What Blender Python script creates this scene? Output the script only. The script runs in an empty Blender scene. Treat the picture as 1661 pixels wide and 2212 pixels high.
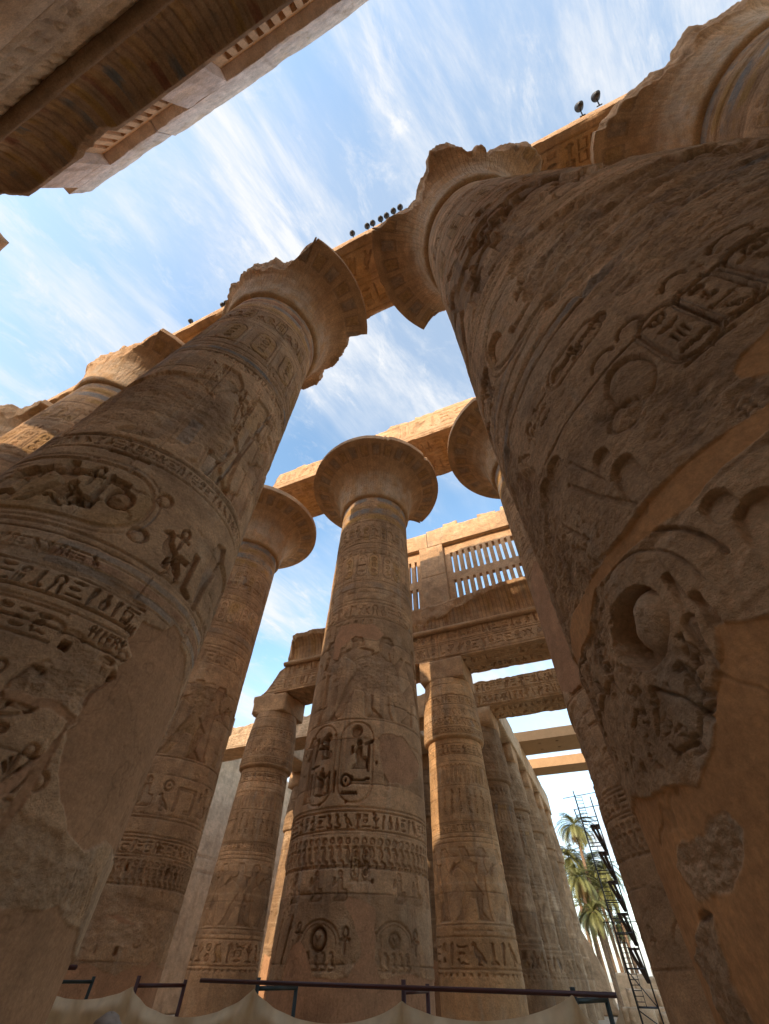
import bpy, math, random
import numpy as np
from mathutils import Matrix, Vector

SC = bpy.context.scene
COL = SC.collection
PI = math.pi
GZ = 2.0                       # eye height above the sand; geometry is laid out from eye level, then lifted

# ------------------------------------------------------------------ camera
PITCH, YAW, ROLL = math.radians(49.92), math.radians(-23.979), math.radians(1.16)
fw = Vector((math.sin(YAW)*math.cos(PITCH), math.cos(YAW)*math.cos(PITCH), math.sin(PITCH)))
rt = Vector((math.cos(YAW), -math.sin(YAW), 0))
up = rt.cross(fw)
r2 = rt*math.cos(ROLL) + up*math.sin(ROLL)
u2 = up*math.cos(ROLL) - rt*math.sin(ROLL)
cam = bpy.data.objects.new('camera', bpy.data.cameras.new('camera'))
COL.objects.link(cam)
cam.matrix_world = Matrix(((r2.x, u2.x, -fw.x, 0), (r2.y, u2.y, -fw.y, 0), (r2.z, u2.z, -fw.z, GZ), (0, 0, 0, 1)))
cam.data.sensor_fit = 'HORIZONTAL'; cam.data.sensor_width = 36
cam.data.lens = 844.85/1661*36
cam.data.clip_start = 0.05; cam.data.clip_end = 5000
SC.camera = cam

# ------------------------------------------------------------------ light and sky
SUN_AZ, SUN_EL = math.radians(195), math.radians(24)      # azimuth clockwise from +y
sd = Vector((math.sin(SUN_AZ)*math.cos(SUN_EL), math.cos(SUN_AZ)*math.cos(SUN_EL), math.sin(SUN_EL)))
sun = bpy.data.objects.new('sun', bpy.data.lights.new('sun', 'SUN'))
COL.objects.link(sun)
sun.data.energy = 2.05; sun.data.angle = math.radians(0.6); sun.data.color = (1.0, 0.80, 0.58)
sun.rotation_euler = sd.to_track_quat('Z', 'Y').to_euler()

W = bpy.data.worlds.new('World'); SC.world = W; W.use_nodes = True
nt = W.node_tree; nt.nodes.clear()
N = nt.nodes.new; L = nt.links.new
out = N('ShaderNodeOutputWorld'); bg = N('ShaderNodeBackground'); sky = N('ShaderNodeTexSky')
sky.sky_type = 'NISHITA'; sky.sun_disc = False; sky.sun_elevation = SUN_EL; sky.sun_rotation = SUN_AZ
sky.air_density = 1.0; sky.dust_density = 1.6; sky.ozone_density = 1.5
bg.inputs['Strength'].default_value = 0.15
tc = N('ShaderNodeTexCoord')
def vm(op, a=None, b=None):
    n = N('ShaderNodeVectorMath'); n.operation = op
    for i, q in enumerate((a, b)):
        if q is None: continue
        if hasattr(q, 'links'): L(q, n.inputs[i])
        else: n.inputs[i].default_value = q
    return n
def mt(op, a=None, b=None, c=None, clamp=False):
    n = N('ShaderNodeMath'); n.operation = op; n.use_clamp = clamp
    for i, q in enumerate((a, b, c)):
        if q is None: continue
        if hasattr(q, 'links'): L(q, n.inputs[i])
        else: n.inputs[i].default_value = q
    return n.outputs[0]
sep = N('ShaderNodeSeparateXYZ'); L(tc.outputs['Generated'], sep.inputs[0])
zc = mt('MAXIMUM', sep.outputs[2], 0.04)
zz = mt('ADD', zc, 0.12)
cmb = N('ShaderNodeCombineXYZ')
L(mt('DIVIDE', sep.outputs[0], zz), cmb.inputs[0]); L(mt('DIVIDE', sep.outputs[1], zz), cmb.inputs[1])
def cloud(rot, scl, scale, detail, rough, lo, hi, dist=0.0, off=(0, 0, 0)):
    m0 = N('ShaderNodeMapping'); m0.inputs['Rotation'].default_value = (0, 0, math.radians(rot)); L(cmb.outputs[0], m0.inputs[0])
    m = N('ShaderNodeMapping'); m.inputs['Scale'].default_value = scl; m.inputs['Location'].default_value = off
    L(m0.outputs[0], m.inputs[0])
    n = N('ShaderNodeTexNoise'); n.inputs['Scale'].default_value = scale; n.inputs['Detail'].default_value = detail
    n.inputs['Roughness'].default_value = rough; n.inputs['Distortion'].default_value = dist
    L(m.outputs[0], n.inputs['Vector'])
    r = N('ShaderNodeMapRange'); r.inputs['From Min'].default_value = lo; r.inputs['From Max'].default_value = hi
    r.interpolation_type = 'SMOOTHSTEP'; L(n.outputs[0], r.inputs[0])
    return r.outputs[0]
streak = cloud(104, (0.6, 2.6, 1), 1.9, 12, 0.68, 0.40, 0.68, 0.35, (5.2, 3.4, 0))
veil = cloud(104, (0.8, 1.5, 1), 0.9, 5, 0.55, 0.37, 0.60, 0.3, (5.2, 3.4, 0))
wisp = cloud(104, (1.2, 2.2, 1), 4.5, 10, 0.7, 0.50, 0.70, 0.5, (5.2, 3.4, 0))
mask = mt('ADD', mt('MULTIPLY', mt('ADD', mt('MULTIPLY', streak, 0.85), 0.26), veil), mt('MULTIPLY', wisp, 0.42), clamp=True)
lowveil = N('ShaderNodeMapRange'); lowveil.inputs['From Min'].default_value = 0.0; lowveil.inputs['From Max'].default_value = 0.42
lowveil.inputs['To Min'].default_value = 0.30; lowveil.inputs['To Max'].default_value = 0.0
L(sep.outputs[2], lowveil.inputs[0])
mask = mt('MAXIMUM', mask, lowveil.outputs[0])
mx = N('ShaderNodeMix'); mx.data_type = 'RGBA'; L(mask, mx.inputs['Factor'])
hs = N('ShaderNodeHueSaturation'); hs.inputs['Saturation'].default_value = 1.0; hs.inputs['Value'].default_value = 1.48; hs.inputs['Hue'].default_value = 0.488
L(sky.outputs[0], hs.inputs['Color'])
L(hs.outputs[0], mx.inputs['A']); mx.inputs['B'].default_value = (3.05, 3.12, 3.22, 1)
L(mx.outputs['Result'], bg.inputs['Color']); L(bg.outputs[0], out.inputs['Surface'])
SC.view_settings.view_transform = 'Standard'; SC.view_settings.look = 'None'
SC.view_settings.exposure = 1.08; SC.view_settings.gamma = 1.0
SC.cycles.max_bounces = 10; SC.cycles.diffuse_bounces = 8

# ------------------------------------------------------------------ noise
def _h(i, j, k, s):
    h = (i*np.uint32(374761393) + j*np.uint32(668265263) + k*np.uint32(2246822519) + np.uint32((s*3266489917) & 0xffffffff))
    h = (h ^ (h >> np.uint32(13)))*np.uint32(1274126177)
    h = h ^ (h >> np.uint32(16))
    return (h & np.uint32(0xffffff)).astype(np.float32)/np.float32(16777215.0)
def vn2(x, y, s=0):
    x = np.asarray(x, np.float32); y = np.asarray(y, np.float32)
    xi = np.floor(x); yi = np.floor(y); fx = x-xi; fy = y-yi
    fx = fx*fx*(3-2*fx); fy = fy*fy*(3-2*fy)
    a = xi.astype(np.int32).astype(np.uint32); b = yi.astype(np.int32).astype(np.uint32); z = np.uint32(0); o = np.uint32(1)
    with np.errstate(over='ignore'):
        n00 = _h(a, b, z, s); n10 = _h(a+o, b, z, s); n01 = _h(a, b+o, z, s); n11 = _h(a+o, b+o, z, s)
    return (n00*(1-fx)+n10*fx)*(1-fy) + (n01*(1-fx)+n11*fx)*fy
def vn3(x, y, z, s=0):
    xi = np.floor(x); yi = np.floor(y); zi = np.floor(z); fx = x-xi; fy = y-yi; fz = z-zi
    fx = fx*fx*(3-2*fx); fy = fy*fy*(3-2*fy); fz = fz*fz*(3-2*fz)
    a = xi.astype(np.int32).astype(np.uint32); b = yi.astype(np.int32).astype(np.uint32); c = zi.astype(np.int32).astype(np.uint32)
    o = np.uint32(1)
    def pl(c):
        return (_h(a, b, c, s)*(1-fx)+_h(a+o, b, c, s)*fx)*(1-fy) + (_h(a, b+o, c, s)*(1-fx)+_h(a+o, b+o, c, s)*fx)*fy
    with np.errstate(over='ignore'):
        return pl(c)*(1-fz) + pl(c+o)*fz
def fb2(x, y, f, octv, s, g=0.5):
    t = 0.0; a = 1.0; n = 0.0
    for o in range(octv):
        t = t + a*(vn2(x*f+o*17.3, y*f+o*5.1, s+o)-0.5); n += a; a *= g; f *= 2.03
    return t/n*2
def fb3(P, f, octv, s, g=0.5):
    t = 0.0; a = 1.0; n = 0.0
    for o in range(octv):
        t = t + a*(vn3(P[..., 0]*f+o*7.7, P[..., 1]*f+o*3.1, P[..., 2]*f+o*9.2, s+o)-0.5); n += a; a *= g; f *= 2.03
    return t/n*2
def sst(a, b, x):
    t = np.clip((x-a)/(b-a), 0, 1); return t*t*(3-2*t)

# ------------------------------------------------------------------ signed distances and glyphs
def sd_line(X, Y, pts, w):
    d = np.full(X.shape, 9.0, np.float32)
    for (x0, y0), (x1, y1) in zip(pts[:-1], pts[1:]):
        dx, dy = x1-x0, y1-y0; q = dx*dx+dy*dy+1e-9
        t = np.clip(((X-x0)*dx+(Y-y0)*dy)/q, 0, 1)
        d = np.minimum(d, np.hypot(X-x0-t*dx, Y-y0-t*dy))
    return d-w
def sd_poly(X, Y, pts):
    d = np.full(X.shape, 9.0, np.float32); ins = np.zeros(X.shape, bool); n = len(pts)
    for i in range(n):
        x0, y0 = pts[i]; x1, y1 = pts[(i+1) % n]
        dx, dy = x1-x0, y1-y0; q = dx*dx+dy*dy+1e-9
        t = np.clip(((X-x0)*dx+(Y-y0)*dy)/q, 0, 1)
        d = np.minimum(d, np.hypot(X-x0-t*dx, Y-y0-t*dy))
        if y0 != y1:
            c = ((y0 > Y) != (y1 > Y)) & (X < (x1-x0)*(Y-y0)/(y1-y0)+x0)
            ins ^= c
    return np.where(ins, -d, d)
def sd_ell(X, Y, cx, cy, rx, ry):
    k = np.hypot((X-cx)/rx, (Y-cy)/ry); return (k-1)*min(rx, ry)
def sd_rr(X, Y, cx, cy, hx, hy, r):
    qx = np.abs(X-cx)-hx+r; qy = np.abs(Y-cy)-hy+r
    return np.hypot(np.maximum(qx, 0), np.maximum(qy, 0)) + np.minimum(np.maximum(qx, qy), 0) - r
def arc(cx, cy, rx, ry, a0, a1, n=10):
    return [(cx+rx*math.cos(math.radians(a0+(a1-a0)*i/n)), cy+ry*math.sin(math.radians(a0+(a1-a0)*i/n))) for i in range(n+1)]
G = {
 'sun': (1, [('c', .5, .5, .40)]),
 'ring': (1, [('o', .5, .5, .36, .07), ('c', .5, .5, .10)]),
 'ankh': (.6, [('lo', arc(.3, .74, .15, .2, -80, 260), .045), ('l', [(.3, .54), (.3, .03)], .055), ('l', [(.05, .48), (.55, .48)], .05)]),
 'reed': (.42, [('p', [(.14, 0), (.22, 0), (.24, .35), (.38, .8), (.3, .98), (.12, .9), (.1, .4)])]),
 'water': (1.3, [('l', [(.02+.105*i, .42+.16*(i % 2)) for i in range(13)], .05)]),
 'basket': (1.1, [('p', [(.03, .65), (1.07, .65)] + arc(.55, .65, .5, .38, 0, -180))]),
 'bread': (.7, [('p', arc(.35, .3, .3, .42, 0, 180))]),
 'mouth': (1.1, [('p', arc(.55, .32, .52, .36, 20, 160) + arc(.55, .68, .52, .36, 200, 340))]),
 'three': (.8, [('l', [(.12, .15), (.12, .85)], .06), ('l', [(.4, .15), (.4, .85)], .06), ('l', [(.68, .15), (.68, .85)], .06)]),
 'bird': (.9, [('p', [(.1, .9), (.22, .98), (.34, .9), (.36, .72), (.62, .5), (.88, .12), (.8, .1), (.55, .3), (.5, .06), (.62, .02), (.36, .02), (.4, .28), (.26, .34), (.18, .55), (.22, .78), (.04, .82)])]),
 'owl': (.8, [('p', [(.1, .78), (.12, .96), (.2, .9), (.34, .9), (.42, .97), (.44, .74), (.62, .45), (.74, .05), (.64, .08), (.5, .28), (.44, .05), (.54, .01), (.2, .01), (.32, .06), (.3, .28), (.14, .42)])]),
 'man': (.75, [('c', .36, .86, .11), ('p', [(.28, .74), (.48, .74), (.5, .42), (.68, .4), (.72, .1), (.6, .02), (.1, .02), (.16, .12), (.28, .2), (.24, .5)]), ('l', [(.3, .66), (.08, .5), (.12, .72)], .045)]),
 'snake': (1.2, [('l', [(.05, .75), (.1, .86), (.2, .82), (.22, .5), (.34, .3), (.5, .42), (.66, .5), (.82, .36), (1.15, .3)], .06)]),
 'cobra': (.6, [('l', [(.1, .05), (.5, .08), (.52, .22), (.3, .3), (.22, .5), (.3, .75), (.24, .9), (.1, .88)], .07), ('e', .3, .6, .12, .2)]),
 'was': (.4, [('l', [(.2, .02), (.2, .85), (.32, .95), (.08, .82)], .045)]),
 'djed': (.5, [('l', [(.25, .03), (.25, .9)], .08), ('l', [(.07, .9), (.43, .9)], .04), ('l', [(.07, .78), (.43, .78)], .04), ('l', [(.07, .66), (.43, .66)], .04), ('l', [(.1, .05), (.4, .05)], .05)]),
 'feather': (.4, [('p', [(.12, .02), (.2, .02), (.22, .5), (.36, .85), (.26, .98), (.1, .88), (.08, .5)])]),
 'arm': (1.2, [('l', [(.05, .5), (.1, .3), (.85, .3), (1.0, .42), (1.15, .4)], .06)]),
 'foot': (.6, [('p', [(.2, .95), (.36, .95), (.36, .2), (.56, .12), (.54, .03), (.06, .03), (.06, .12), (.2, .2)])]),
 'house': (1, [('l', [(.1, .1), (.1, .85), (.9, .85), (.9, .1), (.62, .1)], .06)]),
 'eye': (1.1, [('lo', arc(.5, .35, .46, .32, 25, 155), .05), ('lo', arc(.5, .65, .46, .32, 205, 335), .05), ('c', .5, .5, .1)]),
 'scarab': (.9, [('e', .45, .42, .24, .34), ('e', .45, .82, .14, .12), ('l', [(.2, .5), (.04, .7)], .035), ('l', [(.7, .5), (.86, .7)], .035), ('l', [(.2, .3), (.05, .12)], .035), ('l', [(.7, .3), (.85, .12)], .035)]),
 'sedge': (.7, [('l', [(.35, .02), (.35, .95)], .045), ('l', [(.35, .4), (.12, .7)], .04), ('l', [(.35, .4), (.58, .7)], .04), ('l', [(.35, .6), (.2, .85)], .03), ('l', [(.1, .08), (.6, .08)], .035)]),
 'flag': (.6, [('l', [(.1, .02), (.1, .95)], .05), ('p', [(.12, .95), (.52, .9), (.5, .7), (.12, .72)])]),
 'bar': (1.1, [('l', [(.06, .5), (1.04, .5)], .07)]),
 'stool': (.9, [('p', [(.06, .2), (.84, .2), (.84, .8), (.06, .8)])]),
 'loop': (.6, [('lo', arc(.3, .7, .2, .22, -60, 240), .05), ('l', [(.2, .5), (.1, .05)], .05), ('l', [(.4, .5), (.5, .05)], .05)]),
 'vase': (.55, [('p', [(.18, .95), (.38, .95), (.34, .7), (.5, .45), (.42, .08), (.14, .08), (.06, .45), (.22, .7)])]),
 'king': (.62, [('p', [(.22, .86), (.18, .99), (.3, 1.0), (.36, .9), (.38, .82), (.3, .8), (.5, .76), (.46, .6), (.4, .52), (.56, .34), (.52, .3), (.5, .12), (.62, .02), (.42, .02), (.4, .28), (.3, .3), (.18, .02), (.02, .02), (.1, .1), (.2, .34), (.3, .52), (.26, .62), (.14, .7), (.02, .66), (.0, .7), (.14, .76), (.22, .79)])]),
 'queen': (.5, [('p', [(.2, .84), (.16, .9), (.22, .99), (.34, .98), (.38, .86), (.36, .78), (.46, .74), (.4, .55), (.46, .3), (.44, .06), (.5, .01), (.2, .01), (.24, .1), (.26, .4), (.26, .58), (.16, .64), (.06, .78), (.02, .76), (.12, .58), (.22, .7), (.24, .8)])]),
}
GS = 64
SDF = {}
for k, (asp, prims) in G.items():
    nx = int(GS*(asp+.3)); ny = int(GS*1.3)
    X, Y = np.meshgrid((np.arange(nx)+.5)/GS-.15, (np.arange(ny)+.5)/GS-.15)
    d = np.full(X.shape, 9.0, np.float32)
    for q in prims:
        if q[0] == 'c': e = np.hypot(X-q[1], Y-q[2])-q[3]
        elif q[0] == 'o': e = np.abs(np.hypot(X-q[1], Y-q[2])-q[3])-q[4]
        elif q[0] == 'e': e = sd_ell(X, Y, *q[1:])
        elif q[0] in ('l', 'lo'): e = sd_line(X, Y, q[1], q[2])
        else: e = sd_poly(X, Y, q[1])
        d = np.minimum(d, e)
    SDF[k] = (asp, d)

STONE = np.array([.535, .332, .180], np.float32)
PALE = np.array([.60, .425, .265], np.float32)
UMBER = np.array([.38, .245, .145], np.float32)
PLAST = np.array([.49, .275, .150], np.float32)
BLUE = np.array([.250, .255, .240], np.float32)
OCHRE = np.array([.50, .29, .095], np.float32)
RED = np.array([.300, .125, .070], np.float32)
WHITE = np.array([.58, .47, .34], np.float32)
DUST_SHADE = np.array([.20, .13, .085], np.float32)  # dust of streaks and joints, and shade painted into carved recesses
PAINT = [BLUE, OCHRE, RED, OCHRE, WHITE]

class HF:
    """relief of one stone surface: height H, colour C, smoothness S over arc length x and height y (metres)"""
    def __init__(s, xs, ys, seed=0, base=STONE, und=1.0, painted=0.35):
        s.xs = np.asarray(xs, np.float32); s.ys = np.asarray(ys, np.float32); s.seed = seed; s.painted = painted
        s.X, s.Y = np.meshgrid(s.xs, s.ys)
        s.H = fb2(s.X, s.Y, .5, 4, seed)*.012*und + fb2(s.X, s.Y*1.6, 6, 4, seed+9, .6)*.006*und
        v = fb2(s.X*.8, s.Y*1.6, .9, 5, seed+20, .62)[..., None]
        w = fb2(s.X, s.Y*1.3, 3.5, 4, seed+31, .62)[..., None]
        c = base*(1+.28*v+.22*w)
        k = sst(.12, .5, fb2(s.X, s.Y, 1.3, 5, seed+40, .6))[..., None]
        c = c*(1-.5*k)+PALE*.5*k
        k = sst(.14, .5, fb2(s.X*1.5, s.Y*.6, 1.1, 5, seed+50, .6))[..., None]
        c = c*(1-.4*k)+UMBER*.4*k
        k = sst(.22, .5, fb2(s.X*3.2, s.Y*.22, 1, 4, seed+44, .6))[..., None]*sst(-.3, .3, fb2(s.X, s.Y*.6, .6, 3, seed+46))[..., None]
        c = c*(1-.38*k)+DUST_SHADE*.38*k
        k = sst(.3, .6, fb2(s.X*2.6, s.Y*.3, 1, 4, seed+54, .6))[..., None]
        s.C = (c*(1-.3*k)+WHITE*.3*k).astype(np.float32)
        s.S = np.zeros(s.X.shape, np.float32)
        s.rng = random.Random(seed); s.gd = 2.3
    def win(s, x0, x1, y0, y1):
        i0, i1 = np.searchsorted(s.xs, (x0, x1)); j0, j1 = np.searchsorted(s.ys, (y0, y1))
        return slice(j0, j1), slice(i0, i1)
    def carve(s, sl, d, depth, w=.04, lo=.35, e=.012, col=None, a=.4):
        if d.size == 0: return
        m = sst(e, -e, d)
        s.H[sl] -= depth*m*(lo+(1-lo)*np.exp(-np.maximum(-d, 0)/w))
        if col is not None:
            k = (m*a*sst(-.5, .35, fb2(s.X[sl], s.Y[sl], 2.5, 3, s.seed+77)))[..., None]
            s.C[sl] = s.C[sl]*(1-k)+col*k
    def glyph(s, k, x, y, h, depth=.03, col='r', a=.4, w=None, lo=.35, flip=False, sx=1.0):
        asp, D = SDF[k]; m = .14*h
        sl = s.win(x-m, x+asp*h*sx+m, y-m, y+h+m)
        X = (s.X[sl]-x)/h/sx; Y = (s.Y[sl]-y)/h
        if X.size == 0: return asp*h*sx
        if flip: X = asp-X
        gx = np.clip((X+.15)*GS-.5, 0, D.shape[1]-1.001); gy = np.clip((Y+.15)*GS-.5, 0, D.shape[0]-1.001)
        ix = gx.astype(int); iy = gy.astype(int); fx = gx-ix; fy = gy-iy
        d = ((D[iy, ix]*(1-fx)+D[iy, ix+1]*fx)*(1-fy)+(D[iy+1, ix]*(1-fx)+D[iy+1, ix+1]*fx)*fy)*h
        if isinstance(col, str): col = s.rng.choice(PAINT) if s.rng.random() < s.painted else None
        if col is None: col, a = DUST_SHADE, .32  # unpainted signs get a dark tint, shade painted into the recess
        s.carve(sl, d, depth*s.gd, w or .05*h+.006, lo, .004+.008*h, col, a)
        return asp*h*sx
    def line(s, pts, w, depth, col=None, a=.5, lo=1.0, soft=.008):
        xs = [q[0] for q in pts]; ys = [q[1] for q in pts]
        sl = s.win(min(xs)-w-.05, max(xs)+w+.05, min(ys)-w-.05, max(ys)+w+.05)
        s.carve(sl, sd_line(s.X[sl], s.Y[sl], pts, w), depth, .03, lo, soft, col, a)
    def hline(s, x0, x1, y, w=.02, depth=.012, col=None, a=.5):
        sl = s.win(x0, x1, y-w-.05, y+w+.05)
        yy = s.Y[sl]-y-.012*fb2(s.X[sl], s.Y[sl]*0, .8, 2, s.seed+5)
        if col is None: col, a = DUST_SHADE, .35  # plain ruled lines tinted dark, painted shade for the groove
        s.carve(sl, np.abs(yy)-w, depth*(.6+.4*s.gd), .03, .8, .008, col, a)
    def band(s, x0, x1, y0, y1, col, a):
        sl = s.win(x0, x1, y0, y1)
        k = (a*sst(-.45, .3, fb2(s.X[sl], s.Y[sl], 2.2, 4, s.seed+61, .6)))[..., None]
        s.C[sl] = s.C[sl]*(1-k)+col*k
    def disc(s, x, y, rx, ry=None, depth=.05, ball=.0, col=None, a=.4):
        ry = ry or rx; R = max(rx, ry)+.1
        sl = s.win(x-R, x+R, y-R, y+R)
        d = sd_ell(s.X[sl], s.Y[sl], x, y, rx, ry)
        s.carve(sl, d, depth, .05, .5, .015, col, a)
        if ball:
            k = np.hypot((s.X[sl]-x)/(rx*.82), (s.Y[sl]-y)/(ry*.82))
            s.H[sl] += ball*np.sqrt(np.maximum(1-k*k, 0))
    def quad(s, x, y, h, depth, small=1.0):
        r = s.rng; t = r.random()
        tall = ['reed', 'ankh', 'was', 'djed', 'feather', 'flag', 'sedge', 'bird', 'owl', 'man', 'cobra', 'foot', 'loop', 'vase', 'scarab', 'bird', 'reed']
        wide = ['water', 'basket', 'mouth', 'arm', 'snake', 'eye', 'bar', 'stool']
        sm = ['bread', 'sun', 'ring', 'three', 'house']
        if t < .58: return s.glyph(r.choice(tall), x, y+.03*h, h*.94, depth)
        if t < .72:
            a = s.glyph(r.choice(sm), x, y+.5*h, h*.46, depth); b = s.glyph(r.choice(sm), x, y+.02*h, h*.46, depth); return max(a, b)
        a = s.glyph(r.choice(wide), x, y+.63*h, h*.36, depth, sx=1.5)
        b = s.glyph(r.choice(wide+sm), x, y+.32*h, h*.34, depth, sx=1.4)
        c = s.glyph(r.choice(wide), x, y-.02*h, h*.34, depth, sx=1.5)
        return max(a, b, c)
    def text(s, x0, x1, y0, y1, depth=.025, lines=True, pad=.12):
        h = y1-y0
        if lines:
            s.hline(x0, x1, y0, .012+.012*h, depth*.7); s.hline(x0, x1, y1, .012+.012*h, depth*.7)
        x = x0+.05*h; g = h*(1-2*pad)
        while x < x1-.4*g:
            x += s.quad(x, y0+pad*h, g, depth) + .12*g
    def columns(s, x0, x1, y0, y1, w, depth=.02):
        x = x0
        while x < x1-.5*w:
            s.line([(x, y0), (x, y1)], .008, depth*.7)
            y = y1-w*.8
            while y > y0:
                s.quad(x+.12*w, y, w*.72, depth); y -= w*.84
            x += w
    def cart(s, x, y, w, h, depth=.03, fill=None, lw=.02, lines=3, horizontal=False):
        sl = s.win(x-w/2-.1, x+w/2+.1, y-h/2-.1, y+h/2+.1)
        d = sd_rr(s.X[sl], s.Y[sl], x, y, w/2, h/2, min(w, h)*.48)
        if fill is not None:
            m = (sst(.01, -.01, d)*.45*sst(-.4, .3, fb2(s.X[sl], s.Y[sl], 3, 3, s.seed+88)))[..., None]
            s.C[sl] = s.C[sl]*(1-m)+fill*m
        s.carve(sl, np.abs(d)-lw, depth*.5*s.gd, .03, .8, .01, DUST_SHADE, .35)  # outline tinted dark as painted shade in the cut
        if horizontal:
            xx = x-w/2+h*.28; g = h*.66
            while xx < x+w/2-h*.5: xx += s.quad(xx, y-g/2, g, depth)+.08*g
            s.line([(x+w/2+.05, y-h/2), (x+w/2+.05, y+h/2)], lw*1.2, depth)
        else:
            g = (h-w*.5)/lines
            for i in range(lines):
                k = s.rng.choice(['sun', 'man', 'scarab', 'basket', 'water', 'bird', 'three', 'ring', 'stool'] if i else ['sun', 'ring'])
                asp = SDF[k][0]; gh = min(g*.86, w*.78/asp)
                s.glyph(k, x-asp*gh/2, y+h/2-w*.25-g*(i+1)+g*.07, gh, depth)
            s.line([(x-w/2, y-h/2-.03), (x+w/2, y-h/2-.03)], lw*1.2, depth)
    def joints(s, ys, depth=.016, vx=2.2):
        for j, y in enumerate(ys):
            y3 = ys[j+1] if j+1 < len(ys) else s.ys[-1]+1
            sl = s.win(s.xs[0], s.xs[-1]+1, y, y3); s.C[sl] *= (.88+.24*s.rng.random())
            x3 = s.xs[0]
            while x3 < s.xs[-1]:
                w3 = vx*s.rng.uniform(.5, 1.3); sl = s.win(x3, x3+w3, y, y3); s.C[sl] *= (.90+.2*s.rng.random()); s.H[sl] += s.rng.uniform(-.006, .006); x3 += w3
            sl = s.win(s.xs[0], s.xs[-1]+1, y-.12, y+.12)
            yy = s.Y[sl]-y-.012*fb2(s.X[sl], s.Y[sl]*0+y, 1.5, 4, s.seed+5)
            k = sst(-.35, .25, fb2(s.X[sl], s.Y[sl]*0+y, 1.1, 3, s.seed+6))
            s.H[sl] -= depth*1.7*sst(.014, .004, np.abs(yy))*k
            kk = (.45*sst(.02, .006, np.abs(yy))*k)[..., None]; s.C[sl] = s.C[sl]*(1-kk)+DUST_SHADE*kk
            sp = sst(.07, .0, np.abs(yy))*sst(.1, .4, fb2(s.X[sl], s.Y[sl]*0+y, 3, 4, s.seed+8)); s.H[sl] -= .03*sp
            x = s.xs[0]+((j*.37) % 1)*vx
            while x < s.xs[-1]:
                y2 = ys[j+1] if j+1 < len(ys) else y+1
                if s.rng.random() < .7: s.line([(x, y), (x+.02, (y+y2)/2), (x, y2)], .004, depth*.8, soft=.006)
                x += vx*(.8+.4*s.rng.random())
    def rough(s, m, dep=.035, amp=.03, keep=.15, col=UMBER, a=.3):
        n = fb2(s.X, s.Y*1.5, 4.5, 5, s.seed+101, .62)
        s.H = s.H*(1-m*(1-keep)) + m*(-dep + amp*n)
        k = (m*a)[..., None]; s.C = (s.C*(1-k)+col*(1+.3*n[..., None])*k).astype(np.float32)
    def pits(s, thr=.32, depth=.02, f=9, m=1.0):
        n = fb2(s.X, s.Y, f, 3, s.seed+120, .55)
        g = sst(-.1, .4, fb2(s.X, s.Y, .7, 3, s.seed+125))
        s.H -= depth*sst(thr, thr+.2, n)*g*m
    def hole(s, x, y, w, h, depth=.15):
        sl = s.win(x-w, x+w, y-h, y+h)
        d = sd_rr(s.X[sl], s.Y[sl], x, y, w/2, h/2, min(w, h)*.2)
        s.H[sl] -= depth*sst(.012, -.012, d)
    def damage(s, poly, dep=.06, amp=.05, edge=.06, warp=.12, col=UMBER, a=.25):
        xs = [q[0] for q in poly]; ys = [q[1] for q in poly]
        sl = s.win(min(xs)-.4, max(xs)+.4, min(ys)-.4, max(ys)+.4)
        X, Y = s.X[sl], s.Y[sl]
        if X.size == 0: return
        wx = X+warp*fb2(X, Y, 2.2, 4, s.seed+141, .6); wy = Y+warp*fb2(X, Y, 2.2, 4, s.seed+151, .6)
        m = sst(edge, -edge*.2, sd_poly(wx, wy, poly))
        n = fb2(X, Y*1.6, 3.5, 5, s.seed+161, .62)
        s.H[sl] = s.H[sl]*(1-.8*m)+m*(-dep+amp*n)
        k = (m*a)[..., None]; s.C[sl] = s.C[sl]*(1-k)+col*k
    def plaster(s, poly, dep=.012, warp=.07, f=3.0, edge=.012, col=PLAST):
        xs = [q[0] for q in poly]; ys = [q[1] for q in poly]
        sl = s.win(min(xs)-.3, max(xs)+.3, min(ys)-.3, max(ys)+.3)
        X, Y = s.X[sl], s.Y[sl]
        if X.size == 0: return
        wx = X+warp*fb2(X, Y, f, 5, s.seed+171, .6); wy = Y+warp*fb2(X, Y, f, 5, s.seed+181, .6)
        d = sd_poly(wx, wy, poly)
        rim = sst(.16, .0, d)*sst(-.02, .02, d)
        s.H[sl] += rim*.02*fb2(X, Y, 7, 4, s.seed+191, .6)
        m = sst(edge, -edge, d)
        s.H[sl] = s.H[sl]*(1-m)+m*(-dep+.004*fb2(X, Y, 1.2, 3, s.seed+192))
        k = m[..., None]; v = fb2(X, Y, 1.4, 5, s.seed+193, .6)[..., None]
        st = sst(.15, .5, fb2(X*1.2, Y*.5, 2.0, 5, s.seed+195, .6))[..., None]; cr = sst(.022, .008, np.abs(fb2(X, Y, .9, 5, s.seed+196, .6)))*.5
        s.H[sl] -= m*cr*.008; s.H[sl] += m*.003*fb2(X*.6, Y*3, 5, 3, s.seed+197)
        pc = col*(1+.2*v); pc = pc*(1-.16*st)+UMBER*.16*st; pc = pc*(1-.35*cr[..., None])
        s.C[sl] = s.C[sl]*(1-k)+pc*k
        s.S[sl] = np.maximum(s.S[sl], m)
    def ploy(s, pts, R=1.88): return [(math.radians(t)*R, z) for t, z in pts]

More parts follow.
